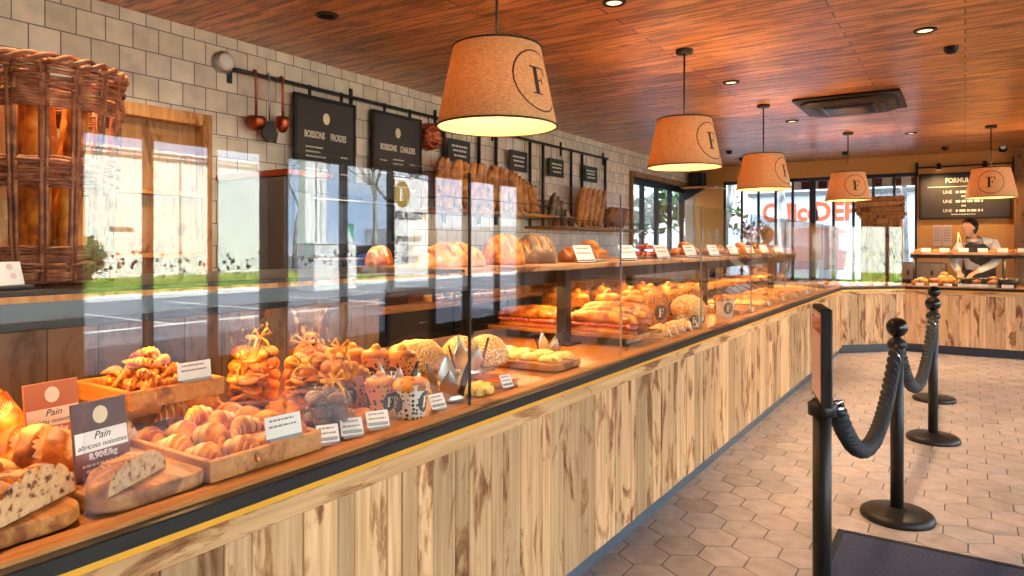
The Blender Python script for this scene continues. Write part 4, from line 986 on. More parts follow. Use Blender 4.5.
# ================================================================ BAKED GOODS: shapes
def nz(p, f=1.0, seed=0): return noise.noise(Vector((p[0]*f+seed*3.1, p[1]*f-seed*1.7, p[2]*f+seed)))
def bodyX(mb, Ln, W, H, n=28, m=18, ends=.55, flat=.32, scores=0, sdep=.16, slant=.35, lump=.06, lf=16, seed=0, bend=0, mat=0, smat=None, cut=None, cmat=1, xf=None, ridge=0, taper=0.0, sw=.16):
    """long baked body along X, flat underside; scores = slashes across the top"""
    rings = []; sc_flag = []
    for i in range(n+1):
        t = i/n; a = 2*t-1; e = max(0.0, 1-abs(a)**(2.2))**ends
        if i in (0, n): e = .04
        e *= (1-taper*t); x = a*Ln/2; yb = bend*(1-a*a)
        if ridge:
            k = t*ridge; fr = k-math.floor(k); e *= .86+.2*math.sin(PI*min(1, fr*1.0))**.7
        ring = []; fl = []
        for j in range(m):
            th = 2*PI*j/m+PI/2/m; c_, s_ = cos(th), sin(th); r = e
            hit = False
            if scores and s_ > .15:
                q = t*scores+slant*c_; fr = abs(q-math.floor(q)-.5)
                if fr < sw and .06 < t < .94: r *= 1-sdep*(1-fr/sw)**.5*min(1, (s_-.15)*3); hit = True
            r *= 1+lump*nz((x, c_*W, s_*H), lf, seed)
            y = yb+c_*r*W/2; z = (s_+flat)*r*H/(1+flat)
            z = max(z, 0.0)
            if cut is not None and y > cut: y = cut
            ring.append(Vector((x, y, z))); fl.append(hit)
        rings.append(ring); sc_flag.append(fl)
    o = len(mb.f); mb.rings(rings, mat, True, True, xf)
    if smat is not None:
        for i in range(n):
            for j in range(m):
                if sum((sc_flag[i][j], sc_flag[i][(j+1) % m], sc_flag[i+1][j], sc_flag[i+1][(j+1) % m])) >= 3: mb.mi[o+i*m+j] = smat
    if cut is not None:
        for i in range(n):
            for j in range(m):
                q = (rings[i][j], rings[i][(j+1) % m], rings[i+1][(j+1) % m], rings[i+1][j])
                if all(abs(p.y-cut) < 1e-6 for p in q): mb.mi[o+i*m+j] = cmat; mb.sm[o+i*m+j] = False
    return mb
def croissant(seed=0):
    mb = MB(); n, m = 40, 12; rings = []; q = random.Random(seed); bd = q.uniform(.016, .03)
    for i in range(n+1):
        t = i/n; a = 2*t-1; e = max(.03, cos(a*PI/2)**.75); k = (abs(a))*4.2; fr = k-math.floor(k); e *= 1.0-.34*fr
        ang = a*.55; cx = a*.075; cy = -bd*(a*a)*1.6
        ring = []
        for j in range(m):
            th = 2*PI*j/m; r = e*(1+.06*nz((cx, cos(th), sin(th)), 9, seed))
            ring.append(Vector((cx-sin(ang)*cos(th)*r*.012, cy+cos(th)*r*.03, max(0, (sin(th)+.5)*r*.033))))
        rings.append(ring)
    o = len(mb.f); mb.rings(rings)
    for i in range(n):
        k = abs(2*(i+.5)/n-1)*4.2
        if k-math.floor(k) > .72:
            for j in range(m): mb.mi[o+i*m+j] = 1
    return mb
def swirl_bun(r=.05, h=.045, turns=2.3, dep=.18, seed=0):
    mb = MB(); n, k = 36, 11; rings = []
    for i in range(k+1):
        t = i/k; ring = []
        for j in range(n):
            th = 2*PI*j/n
            if t < .35: rr = r*(.86+.14*sin(t/.35*PI/2)); z = h*.62*(t/.35)
            else:
                u_ = (t-.35)/.65; rr = r*(1-u_*.97); ph = u_*turns-th/(2*PI); fr = ph-math.floor(ph); z = h*(.62+.38*math.sqrt(max(0, 1-(1-u_)**2)))-h*dep*(abs(fr-.5)*2)**2*(1-(1-u_)**6)
            rr *= 1+.03*nz((cos(th), sin(th), t), 2, seed); ring.append(Vector((rr*cos(th), rr*sin(th), z)))
        rings.append(ring)
    return mb.rings(rings)
def bun(r=.05, h=.045, seed=0, lump=.05, knob=0, mat=0, xf=None, mb=None):
    mb = mb or MB(); n, k = 20, 10; rings = []
    for i in range(k+1):
        t = i/k; a = -.45+t*(PI/2+.45); ring = []
        for j in range(n):
            th = 2*PI*j/n; rr = max(.02, cos(a))*r*(1+lump*nz((cos(th), sin(th), a), 1.6, seed)); ring.append(Vector((rr*cos(th), rr*sin(th), max(0, h*(sin(a)+.43)/1.43))))
        rings.append(ring)
    mb.rings(rings, mat, True, True, xf)
    if knob:
        T_ = Matrix.Translation((0, 0, h*.93)); mb.sphere((0, 0, h*.98), r*knob, 12, 8, mat, (1, 1, .85), xf)
    return mb
def roll_choc(seed=0):
    mb = MB(); q = random.Random(seed); rings = []; n = 16; m = 16
    for i in range(n+1):
        a = 2*i/n-1; e = 1-.22*abs(a)**4-.05*(abs(a) > .9); ring = []
        for j in range(m):
            th = 2*PI*j/m; c_, s_ = cos(th), sin(th); p = .62
            x = a*.05; y = math.copysign(abs(c_)**p, c_)*.036*e; z = (math.copysign(abs(s_)**.75, s_)+.85)/1.85*.042*e
            z *= 1-.10*(abs(((y/.036)*1.5+.2) % 1-.5) < .16 and s_ > .2); ring.append(Vector((x, y, max(0, z))))
        rings.append(ring)
    mb.rings(rings)
    for y in (-.014, .014): mb.tube([(-.0505, y, .016), (.0505, y, .016)], .0045, 7, 1)
    return mb
def crown_cap(seed=0, r=.055):
    """ring of cheese dough balls"""
    mb = MB()
    for k in range(7):
        a = 2*PI*k/7; bun(r*.45, r*.6, seed+k, .08, 0, 0, Matrix.Translation((r*.72*cos(a), r*.72*sin(a), 0)), mb)
    bun(r*.5, r*.7, seed, .08, 0, 0, None, mb); return mb
def as_thing(mb, name, mats, label, cat, group, loc, rot=0, scale=None):
    o = mb.build(name, mats); T(o, label, cat, group); o.location = loc; o.rotation_euler = rot if isinstance(rot, (tuple, list)) else (0, 0, rot)
    if scale: o.scale = scale if isinstance(scale, (tuple, list)) else (scale,)*3
    return o
PROTO = {}
def spawn(key, maker, name, mats, label, cat, group, loc, rot=0, scale=None, variants=3, rs=random):
    """one mesh per variant, every further piece an object copy"""
    k = (key, rs.randrange(variants))
    if k not in PROTO: o = PROTO[k] = as_thing(maker(k[1]), name, mats, label, cat, group, loc, rot, scale); return o
    o = PROTO[k].copy(); COL.objects.link(o); o.location = loc; o.rotation_euler = rot if isinstance(rot, (tuple, list)) else (0, 0, rot)
    sc = scale or 1; o.scale = sc if isinstance(sc, (tuple, list)) else (sc,)*3
    for p in ('label', 'category', 'group'):
        if p in o.keys(): del o[p]
    return T(o, label, cat, group)
# ---------------------------------------------------------------- carriers
def tray(loc, wx, wy, label, h=.045, t=.014, mat='tray_wood', rot=0, name='wooden_tray'):
    o = E(name, loc, rot); T(o, label, 'tray')
    m = MB(); m.box(-wx/2+t, wx/2-t, -wy/2+t, wy/2-t, .003, .012, 0, 0, None, .3); m.build('base', mat, o)
    m = MB(); e = .003
    m.box(-wx/2, -wx/2+t, -wy/2, wy/2, 0, h, e, 0, None, .2).box(wx/2-t, wx/2, -wy/2, wy/2, 0, h, e, 0, None, .4).box(-wx/2+t, wx/2-t, -wy/2, -wy/2+t, 0, h, e, 0, None, .6).box(-wx/2+t, wx/2-t, wy/2-t, wy/2, 0, h, e, 0, None, .8)
    m.build('rim', mat, o); return o
def board(loc, wx, wy, label, th=.03, rot=0, name='bread_board', r=.06):
    pts = []
    for cx, cy, a0 in ((wx/2-r, wy/2-r, 0), (-wx/2+r, wy/2-r, PI/2), (-wx/2+r, -wy/2+r, PI), (wx/2-r, -wy/2+r, 1.5*PI)):
        for k in range(7): a = a0+k*PI/12; pts.append((cx+r*cos(a), cy+r*sin(a)))
    m = MB(); rg = []
    for z, s in ((0, .985), (.006, 1), (th-.008, 1), (th-.002, .992), (th, .975)): rg.append([Vector((x*s, y*s, z)) for x, y in pts])
    m.rings(rg, 0, False); m.rn = [.33]*len(m.f)
    o = m.build(name, 'board_wood'); T(o, label, 'board'); o.location = loc; o.rotation_euler = (0, 0, rot); return o
def label_card(loc, label, w=.085, h=.05, rot=0, tilt=.45, rows=2, group=None, mat='white_card', clip='steel'):
    o = E('price_label', loc, rot); T(o, label, 'label', group)
    X = Matrix.Rotation(-tilt, 4, 'Y')
    m = MB(); m.box(-.0012, .0012, -w/2, w/2, .006, h+.006, 0, 0, X); c = m.build('card', mat, o)
    s = MB(); scribble(s, [(-w*.38, w*.30, h*.80), (-w*.40, w*.36, h*.52)][:rows], Matrix.Translation((0, 0, 0)) @ X @ Matrix.Translation((.0013, 0, .006)) @ FX, 0, h*.09, random.Random(int(loc[1]*1000))); s.build('small_print', 'grey_ink', c)
    m = MB(); m.box(-.016, .012, -w/2+.004, w/2-.004, 0, .006, .001).box(-.016, -.004, -w/2+.004, w/2-.004, .0, .018, .001); m.build('stand', clip, o)
    return o
def big_sign(loc, rot, top, low, title, sub, price, label, w=.125, h=.165):
    o = E('bread_sign', loc, rot); T(o, label, 'sign')
    X = Matrix.Rotation(-.12, 4, 'Y')
    m = MB(); m.box(-.003, .003, -w/2, w/2, 0, h, .001, 0, X); m.build('plate', top, o)
    m = MB(); m.box(.003, .0036, -w/2+.003, w/2-.003, .003, h*.36, 0, 0, X); m.build('lower_field', low, o)
    m = MB(); m.box(.003, .0037, -w/2+.003, w/2-.003, h*.36, h*.62, 0, 0, X); m.build('white_band', 'cream_card' if top == 'orange_card' else 'white_card', o)
    F_ = X @ Matrix.Translation((.0036, 0, 0)) @ FX
    m = MB(); m.add([F_ @ Vector((.017*cos(k*PI/12), h*.81+.019*sin(k*PI/12), 0)) for k in range(24)], [tuple(range(24))]); m.build('emblem', 'cream_card', o)
    F2 = X @ Matrix.Translation((.0038, 0, 0)) @ FX
    text(title, .023, 'ink', o, F2 @ Matrix.Translation((0, h*.55, 0)), shear=.35); text(sub, .0155, 'ink', o, F2 @ Matrix.Translation((0, h*.43, 0)), shear=.35)
    text(price, .018, 'white_card', o, F2 @ Matrix.Translation((0, h*.295, 0)), bold=.0006)
    s = MB(); scribble(s, [(-w*.38, w*.38, h*.19), (-w*.32, w*.34, h*.12)], F2, 0, .005, random.Random(len(sub))); s.build('small_print', 'cream_card', o)
    m = MB(); m.box(-.03, .004, -w*.3, w*.3, 0, .006, .001); m.build('foot', 'steel', o); return o
# ================================================================ ON THE LONG COUNTER, from the near end
Q = random.Random(21)
D = lambda u, v, z=ZD: atz(u, v, z)
# --- breads on boards at the open end
board((-1.685, .43, ZD+.006), .55, .47, 'thick wooden bread board at the near left corner of the counter', .032, .02)
board((-1.675, .80, ZD+.006), .53, .25, 'thick wooden bread board holding the loaf under the purple sign', .032, .05)
board((-2.23, .50, ZD+.006), .44, .62, 'wooden bread board at the back, below the orange sign', .03, 0)
ZT = ZD+.040
def cutloaf(Ln, W, H, seed, sc=5): return bodyX(MB(), Ln, W, H, 60, 40, .42, .35, sc, .2, .4, .12, 20, seed, 0, 0, 2, .004, 1)
def facecut(lab, mats, mb, cx, cy, rot): return loafthing(mb, mats, lab, (cx, cy, ZT), rot)
L3 = ['crust', 'crumb', 'crust_flour']
def loafthing(mb, mats, label, loc, rot, name='cut_loaf', s=1): return as_thing(mb, name, mats, label, 'bread', None, loc, rot, s)
loafthing(cutloaf(.21, .24, .078, 1), ['crust_dark', 'crumb', 'crust'], 'cut dark-crusted fruit loaf at the near left corner, crumb facing the customer', (-1.47, .595, ZT), -PI/2+.52)
loafthing(cutloaf(.20, .17, .056, 2), L3, 'cut raisin loaf on the board in front of the purple sign', (-1.465, .785, ZT), -PI/2+.50)
loafthing(cutloaf(.11, .10, .07, 5), L3, 'short piece of seeded loaf standing behind the purple sign', (-1.74, .885, ZT), -PI/2+.2)
loafthing(bodyX(MB(), .27, .15, .085, 60, 40, .5, .35, 5, .2, .5, .1, 22, 6, 0, 0, 2), ['crust_dark', 'crumb', 'red_jam'], 'dark reddish whole loaf behind the cut fruit loaf', (-1.70, .52, ZT), -PI/2+.5, 'loaf')
loafthing(bodyX(MB(), .26, .13, .09, 60, 40, .5, .35, 4, .25, .4, .1, 20, 8, 0, 0, 2), L3, 'golden slashed loaf between the orange and purple signs', (-1.77, .72, ZT), .35, 'loaf')
loafthing(bodyX(MB(), .28, .16, .11, 60, 40, .5, .35, 4, .2, .4, .1, 20, 9, 0, 0, 2), L3, 'round golden loaf at the back left of the near boards', (-2.2, .55, ZT), .6, 'loaf')
loafthing(bodyX(MB(), .30, .15, .12, 60, 40, .5, .35, 5, .2, .5, .1, 20, 10, 0, 0, 2), ['crust', 'crumb', 'crust_flour'], 'seeded golden loaf directly behind the orange sign', (-2.22, .76, ZT), .2, 'loaf')
loafthing(bodyX(MB(), .26, .14, .10, 60, 40, .5, .35, 5, .2, .5, .1, 20, 12, 0, 0, 2), L3, 'golden loaf at the left edge of the back bread board', (-2.14, .34, ZT), 1.0, 'loaf')
loafthing(bodyX(MB(), .34, .05, .04, 30, 14, .5, .35, 7, .2, .5, .06, 20, 13, 0, 0, 2), ['crust_flour', 'crumb', 'dough_light'], 'thin pale bread stick lying between the two near boards', (-1.86, .60, ZT+.0), .5, 'bread_stick')
for k, (x, y, a) in enumerate(((-1.99, .30, .2), (-2.02, .92, -.5))):
    loafthing(bodyX(MB(), .2, .12, .075, 52, 36, .5, .35, 4, .2, .4, .1, 20, 15+k, 0, 0, 2), L3, ('small golden loaf at the far left behind the dark reddish loaf', 'small golden loaf tucked between the purple sign and the raised pastry tray')[k], (x, y, ZT if k == 0 else ZD+.002), a, 'loaf')
so1 = atz(55, 450, ZT+.005); big_sign((so1.x, so1.y, ZT+.005), .1, 'orange_card', 'orange_card', 'Pain', 'raisins noisettes', '8,90€/kg', 'orange bread sign with a cream band standing among the loaves')
so2 = atz(104, 476, ZT-.002); big_sign((so2.x, so2.y, ZT-.002), .16, 'purple_card', 'maroon_card', 'Pain', 'abricots noisettes', '8,90€/kg', 'purple bread sign with a white band in front of the orange sign')
# --- raised tray of small croissants
def wire_stand(loc, wx, wy, h, label):
    o = E('wire_stand', loc); T(o, label, 'stand')
    for s in (-1, 1):
        m = MB(); m.tube([(-wx/2, s*wy/2, .005), (-wx*.1, s*wy/2, h-.006), (wx/2, s*wy/2, .005)], .005, 6); m.build('leg_frame', 'black_metal', o)
    m = MB()
    for x in (-wx*.1, wx*.18, -wx*.38): m.tube([(x, -wy/2, h-.006), (x, wy/2, h-.006)], .005, 6)
    m.build('cross_bar', 'black_metal', o); return o
RT_ = (-1.965, 1.092, ZD+.105)
wire_stand((-2.03, 1.092, ZD+.001), .12, .2, .103, 'black wire stand holding up the heaped pastry tray')
tray(RT_, .30, .275, 'raised wooden tray heaped with small golden pastries', .05)
lay = 0
for (n, rr, dz) in ((34, 1.0, 0), (26, .88, .026), (16, .66, .052), (8, .42, .078), (3, .2, .1)):
    for k in range(n):
        x = RT_[0]+Q.uniform(-.118, .118)*rr; y = RT_[1]+Q.uniform(-.108, .108)*rr
        spawn('mini', lambda s: croissant(s+40), 'mini_croissant', ['crust', 'crust'], 'small golden croissant in the heap on the raised tray', 'pastry', 'mini croissants heaped on the raised tray', (x, y, RT_[2]+.013+dz), (Q.uniform(-.3, .3), Q.uniform(-.35, .35), Q.uniform(0, 6.28)), Q.uniform(.46, .6), 3, Q)
label_card((-1.83, 1.145, RT_[2]+.05), 'white price label clipped to the rim of the raised pastry tray', .10, .048, 0, .12)
# --- big tray at the front: croissants, swirls, chocolate rolls
BT = (-1.675, 1.075, ZD+.007)
tray(BT, .54, .32, 'long wooden tray of croissants and chocolate rolls at the counter edge', .05)
for i in range(3):
    spawn('croi', croissant, 'croissant', ['crust', 'dough_light'], 'large ridged croissant at the near end of the long tray', 'pastry', 'croissants in the long tray', (-1.52-.125*i, .985, BT[2]+.012), PI/2*0+Q.uniform(-.2, .2)+.1, 1.0, 3, Q)
    spawn('croi', croissant, 'croissant', ['crust', 'dough_light'], 'large ridged croissant at the near end of the long tray', 'pastry', 'croissants in the long tray', (-1.47-.125*i, 1.05, BT[2]+.022+.012*(i % 2)), Q.uniform(-.3, .3), 1.0, 3, Q)
for i in range(5):
    spawn('choc', roll_choc, 'chocolate_roll', ['crust', 'chocolate'], 'plump rolled pastry with chocolate ends in the middle of the long tray', 'pastry', 'chocolate rolls in the long tray', (-1.49-.086*i, 1.125, BT[2]+.014), PI/2+Q.uniform(-.15, .15), 1.0, 2, Q)
    spawn('rais', lambda s: swirl_bun(.05, .042, 2.4, .3, s), 'raisin_swirl', 'crust', 'leaning spiral raisin pastry at the far side of the long tray', 'pastry', 'raisin swirls in the long tray', (-1.485-.083*i, 1.185, BT[2]+.036), (Q.uniform(-.15, .1), .9, Q.uniform(-.3, .3)), .95, 3, Q)
for i in range(4):
    spawn('croi', croissant, 'croissant', ['crust', 'dough_light'], 'ridged croissant lying on top of the chocolate rolls in the long tray', 'pastry', 'croissants on the chocolate rolls', (-1.55-.1*i, 1.10, BT[2]+.052), PI/2+Q.uniform(-.5, .5), .9, 3, Q)
loafthing(bun(.062, .07, 3), 'crust', 'round shiny bun at the back of the long croissant tray', (-1.86, 1.17, BT[2]+.05), 0, 'bun')
label_card((-1.422, 1.13, BT[2]+.05), 'white price label on the front edge of the long croissant tray', .10, .052, -.1, .2)

# --- cellophane bags of biscuits and sweets
def bag(loc, w, h, label, mats, seed, biscuits='bun', tie=.62, ribbon='brass', flare=1.0):
    o = E('gift_bag', loc, seed*1.3); T(o, label, 'bag'); q = random.Random(seed)
    m = MB(); n = 28; rg = []
    for t in [0, .03, .12, .25, .38, .48, .55, .6, .64, .7, .8, .92, 1.0]:
        if t < tie: e = (1-.72*max(0, (t-.3)/(tie-.3))**2)*(.92 if t == 0 else 1)
        else: e = .28+flare*.62*((t-tie)/(1-tie))**.8
        ring = []
        for j in range(n):
            a = 2*PI*j/n; r = e*w/2*(1+(.05+.13*(t > tie-.1))*sin(5*a+seed+6*t)*(1 if t > .1 else 0)+.05*nz((cos(a), sin(a), t*3), 2, seed)); fz = 1 if t < tie else .75
            ring.append(Vector((r*cos(a), r*sin(a)*fz, t*h+(0.02*sin(3*a+seed) if t > .95 else 0))))
        rg.append(ring)
    m.rings(rg, 0, True, False); m.build('wrapper', 'film', o)
    m = MB(); m.tube([(.3*w/2*cos(2*PI*k/20), .3*w/2*sin(2*PI*k/20)*.8, tie*h) for k in range(20)], .005, 6, closed=True)
    for s in (-1, 1): m.tube([(w*.14, s*.01, tie*h), (w*.2, s*.03, tie*h-.02), (w*.22, s*.045, tie*h-.06)], .004, 5)
    for s in (-1, 1): m.tube([(w*.14, 0, tie*h), (w*.2, s*.03, tie*h+.03), (w*.2, s*.05, tie*h+.01), (w*.14, 0, tie*h)], .004, 5)
    m.build('ribbon', ribbon, o)
    m = MB(); k = 0; lz = .008
    while lz < h*(tie-.18):
        e = w*.30
        for j in range(5):
            a = 2*PI*j/5+lz*40; X = Matrix.Translation((e*cos(a), e*sin(a), lz)) @ Matrix.Rotation(q.uniform(-.5, .5), 4, 'X') @ Matrix.Rotation(q.uniform(-.5, .5), 4, 'Y')
            if biscuits == 'bun': bun(w*.21, w*.24, seed+k, .12, 0, 0, X, m)
            else: m.lathe([(0, 0), (w*.22, 0), (w*.24, w*.04), (w*.22, w*.08), (0, w*.09)], 14, xf=X)
            k += 1
        lz += w*.2
    m.build('biscuits', mats, o)['kind'] = 'stuff'
    return o
bag((-1.51, 1.35, ZD+.006), .135, .24, 'clear bag of dark chocolate-coated biscuits tied with a ribbon, in front of the other bags', 'chocolate', 1)
bag((-1.665, 1.40, ZD+.002), .115, .28, 'clear ribboned bag of golden biscuits just behind the dark chocolate bag', 'crust', 2, 'disc')
bag((-1.90, 1.37, ZD+.002), .125, .27, 'clear bag of golden biscuits with a gold bow, leftmost of the bags', 'crust', 3, 'disc')
bag((-1.83, 1.55, ZD+.002), .16, .345, 'large clear bag of golden brioche behind the leftmost bags', 'crust', 4)
bag((-2.08, 1.52, ZD+.002), .17, .35, 'large clear bag of golden brioche at the back of the bag group', 'crust', 5)
bag((-1.68, 1.535, ZD+.002), .11, .33, 'tall clear bag with a white card next to the printed buckets', 'crust', 6)
bag((-2.04, 1.74, ZD+.002), .15, .33, 'clear bag of orange sweets at the back right of the bag group', 'tart_top', 8)
# --- printed buckets of brioche
def bucket(first, loc, rot, label, paper, knob='swirl', r=.05, h=.10, group=None, badge=True):
    if first: o = dup(first, loc, rot, label, group); return o
    o = E('printed_bucket', loc, rot); T(o, label, 'bucket', group)
    R_ = lambda z: r*(.80+.20*z/h)
    m = MB(); m.lathe([(0, 0.002), (R_(0), 0), (R_(h/2), h/2), (R_(h), h), (R_(h)+.002, h+.002), (R_(h)-.003, h), (R_(h*.7)-.003, h*.7), (0, h*.7)], 36); p = m.build('paper_cup', paper, o)
    if badge:
        for a in (0, 2.1, 4.2):
            m = MB(); wrapped_disc(m, r*.52, R_, a, h*.5, sy=1.15); d = m.build('dark_oval', 'ink', p)
            m = MB(); wrapped(m, F_RECTS, r*.62, R_, a, h*.5, off=.002); m.build('letter', 'cream_card', p)
    if knob == 'swirl':
        m = swirl_bun(r*.92, r*.95, 2.2, .35, 3); x = m.build('brioche', 'crust', o); x.location = (0, 0, h*.82)
        x = bun(r*.32, r*.4, 2).build('brioche_knob', 'crust', x); x.location = (0, 0, r*.8)
    elif knob == 'buns':
        x = crown_cap(4, r*.95).build('brioche', 'crust', o); x.location = (0, 0, h*.84)
    elif knob == 'sugar':
        x = bun(r*1.0, r*1.0, 5, .12).build('brioche', 'sugar', o); x.location = (0, 0, h*.84)
    return o
def face(x, y, off=0): return math.atan2(-y, -x)+off
p = D(354, 411); bA_ = bucket(None, (p.x, p.y, ZD+.001), face(p.x, p.y, -.35), 'brown dotted paper bucket with a dark F badge and a swirled brioche', 'dot_orange', 'swirl', .053, .118)
p = D(380, 417); bucket(None, (p.x, p.y, ZD+.001), face(p.x, p.y, .75), 'orange dotted paper bucket just left of the white one', 'dot_orange', 'swirl', .048, .105)
p = D(406, 418); bucket(None, (p.x, p.y+.02, ZD+.001), face(p.x, p.y, -1.05), 'white dotted paper bucket with dark F badges at the counter edge', 'dot_white', 'buns', .056, .105)
for k, (u, v, lab) in enumerate(((330, 398, 'brown dotted bucket half hidden behind the chocolate bag'), (352, 390, 'brown dotted bucket with a knobbed brioche in the back row, left one'), (376, 392, 'brown dotted bucket with a knobbed brioche in the back row, middle one'), (402, 392, 'brown dotted bucket with a knobbed brioche in the back row, right one'))):
    p = D(u, v); bucket(bA_, (p.x, p.y, ZD+.001), face(p.x, p.y, .2-.3*k), lab, None).scale = (1.05, 1.05, 1.1)
for k, (u, v) in enumerate(((338, 418), (347, 422), (362, 421))):
    p = D(u, v); spawn('smallbun', lambda s: bun(.036, .04, s, .12), 'small_bun', 'crust', 'little golden bun in front of the brown dotted bucket', 'pastry', 'little buns before the buckets', (p.x, p.y, ZD+.001), k, 1, 2, Q)
for k, (u, v, w, lab) in enumerate(((329, 450, .075, 'small tilted price label leftmost of three in front of the chocolate bag'), (353, 443, .08, 'small tilted price label, middle of three in front of the brown bucket'), (379, 437, .085, 'small tilted price label in front of the white dotted bucket'), (440, 417, .075, 'white price label below the left foil-wrapped sandwich'), (509, 396, .07, 'white price label below the round tart'))):
    p = D(u, v, ZD+.006); label_card((-1.42, atx(u, 0, -1.42).y, ZD+.007), lab, w*.78, .048, -.5 if k < 3 else -.2, .5)
# --- sugar brioches and foil sandwiches
p = D(436, 383); loafthing(bodyX(MB(), .30, .15, .125, 34, 22, .42, .3, 0, lump=.12, lf=26, seed=31), 'sugar', 'long brioche loaf crusted with pearl sugar behind the foil-wrapped sandwiches', (-1.80, 2.05, ZD+.045), PI/2-.2, 'sugar_brioche')
board((-1.82, 2.10, ZD+.006), .36, .58, 'low wooden board under the pearl-sugar brioches', .036, -.1)
loafthing(bun(.085, .12, 41, .1), 'sugar', 'round pearl-sugar brioche, left of two at the right end of the board', (-1.74, 2.265, ZD+.045), 0, 'sugar_brioche')
loafthing(bun(.09, .12, 43, .1), 'sugar', 'round pearl-sugar brioche, right of two at the right end of the board', (-1.68, 2.36, ZD+.045), 0, 'sugar_brioche')
def foil_sandwich(loc, rot, label, s=1.0, n=6):
    o = E('foil_sandwich', loc, rot); T(o, label, 'sandwich')
    bun(.05*s, .06*s, 7, .08).build('bread', 'crust', o); m = MB(); m.lathe([(0, 0), (.052*s, 0), (.058*s, .012*s), (.052*s, .024*s)], 24); m.build('wrapper', 'silver_foil', o)
    for k in range(n):
        a = 2*PI*k/n+.4; c = Vector((cos(a), sin(a), 0)); t = Vector((-sin(a), cos(a), 0)); H_ = (.105 if k % 2 else .135)*s
        for q_, mt in (((0, 'silver_foil'),) if k % 3 else ((0, 'foil_dark'),)):
            rows = []
            for i in range(7):
                f = i/6; w = .034*s*(.25+.75*f/.45 if f < .45 else (1-f)/.55+.012); out = (.046+.03*f)*s+q_
                rows.append([c*out+t*w+Vector((0, 0, .01+f*H_)), c*(out+.009*s)+Vector((0, 0, .01+f*H_)), c*out-t*w+Vector((0, 0, .01+f*H_))])
            m = MB(); m.rings(rows, 0, True, False, closed_ring=False); m.build('foil_petal' if mt == 'silver_foil' else 'dark_petal', mt, o)
    return o
p = D(447, 404); foil_sandwich((-1.50, 1.88, ZD+.002), -.2, 'silver and black foil-wrapped bun, left of the two by the glass seam', 1.05)
p = D(488, 388); foil_sandwich((-1.60, 2.13, ZD+.044), .3, 'silver and black foil-wrapped bun behind the round tart', .95)
foil_sandwich((-1.60, 1.74, ZD+.002), .9, 'silver and black foil-wrapped bun beside the white dotted bucket', .95)
for k, (x, y) in enumerate(((-1.53, 1.98), (-1.49, 2.03), (-1.6, 1.95))):
    spawn('flat', lambda s: crown_cap(s+60, .06), 'cheese_roll', 'focaccia', 'knobbly golden roll lying beside the left foil-wrapped bun', 'pastry', 'knobbly rolls by the foil buns', (x, y, ZD+.002), k, 1, 2, Q)
o = E('round_tart', (-1.525, 2.20, ZD+.002)); T(o, 'round red-topped tart at the counter edge by its white label', 'tart')
m = MB(); m.lathe([(0, 0), (.085, 0), (.10, .03), (.094, .032), (.088, .022), (0, .022)], 36); m.build('crust', 'crust', o); m = MB(); m.lathe([(0, .03), (.05, .028), (.0885, .023)], 30); m.build('topping', 'tart_top', o)
# --- focaccia board
board((-1.70, 2.64, ZD+.006), .54, .27, 'long wooden board with yellow focaccia pieces', .03, .02)
for i in range(5):
    for j in range(2):
        def foc(s): m_ = MB(); return bodyX(m_, .1, .10, .03, 18, 16, .25, .5, 0, lump=.15, lf=34, seed=70+s)
        spawn('foc', foc, 'focaccia_slice', 'focaccia', 'yellow dimpled focaccia slice on the long wooden board', 'bread', 'focaccia slices on the board', (-1.50-.1*i, 2.585+.115*j, ZD+.037), Q.uniform(-.2, .2), .95, 2, Q)
foil_sandwich((-1.66, 2.85, ZD+.002), .2, 'small silver foil cone packet behind the focaccia board', .85)
# --- baguette sandwiches
TS = (-1.90, 3.53, ZD+.045)
tray(TS, .95, .36, 'wooden tray of long baguette sandwiches before the shelf post', .022)
o = E('tray_riser', (-1.60, 3.53, ZD+.001)); T(o, 'low block lifting the sandwich tray off the counter', 'riser'); MB().box(-.08, .08, -.12, .12, 0, .042, .004).build('block', 'deck_dark', o); MB().box(.081, .083, -.1, .1, .008, .034).build('front_plate', 'silver_foil', o)
o = dup(o, (-2.2, 3.53, ZD+.001), 0, 'low block lifting the hidden rear end of the sandwich tray')
def sandwich(first, loc, rot, label):
    if first: return dup(first, loc, rot, label, 'baguette sandwiches on the tray')
    o = E('baguette_sandwich', loc, rot); T(o, label, 'sandwich', 'baguette sandwiches on the tray')
    bodyX(MB(), .42, .105, .05, 34, 16, .3, .6, 0, lump=.05, seed=81).build('bottom_bread', 'baguette_crust', o)
    m = MB(); q = random.Random(4)
    for k in range(13): bodyX(m, .055, .125, .022, 10, 10, .4, .5, 0, lump=.2, lf=30, seed=k, xf=Matrix.Translation((-.175+k*.029, 0, .040)) @ Matrix.Rotation(.25, 4, 'Y'))
    m.build('ham', 'ham', o)
    x = bodyX(MB(), .43, .11, .06, 36, 18, .3, .45, 5, .07, .9, .05, 18, 83, 0, 0, 1, sw=.09).build('top_bread', ['crust', 'dough_light'], o); x.location = (0, 0, .062)
    return o
sw = sandwich(None, (-1.665, 3.43, TS[2]+.014), 0, 'baguette sandwich on the tray, front row right of the post')
sandwich(sw, (-2.13, 3.43, TS[2]+.014), .02, 'baguette sandwich on the tray, front row left of the post'); sandwich(sw, (-1.66, 3.55, TS[2]+.03), .03, 'baguette sandwich on the tray, second row at the customer end')
sandwich(sw, (-2.13, 3.55, TS[2]+.014), 0, 'baguette sandwich on the tray, second row at the rear end'); sandwich(sw, (-1.68, 3.65, TS[2]+.05), -.03, 'baguette sandwich on the tray, back row at the customer end')
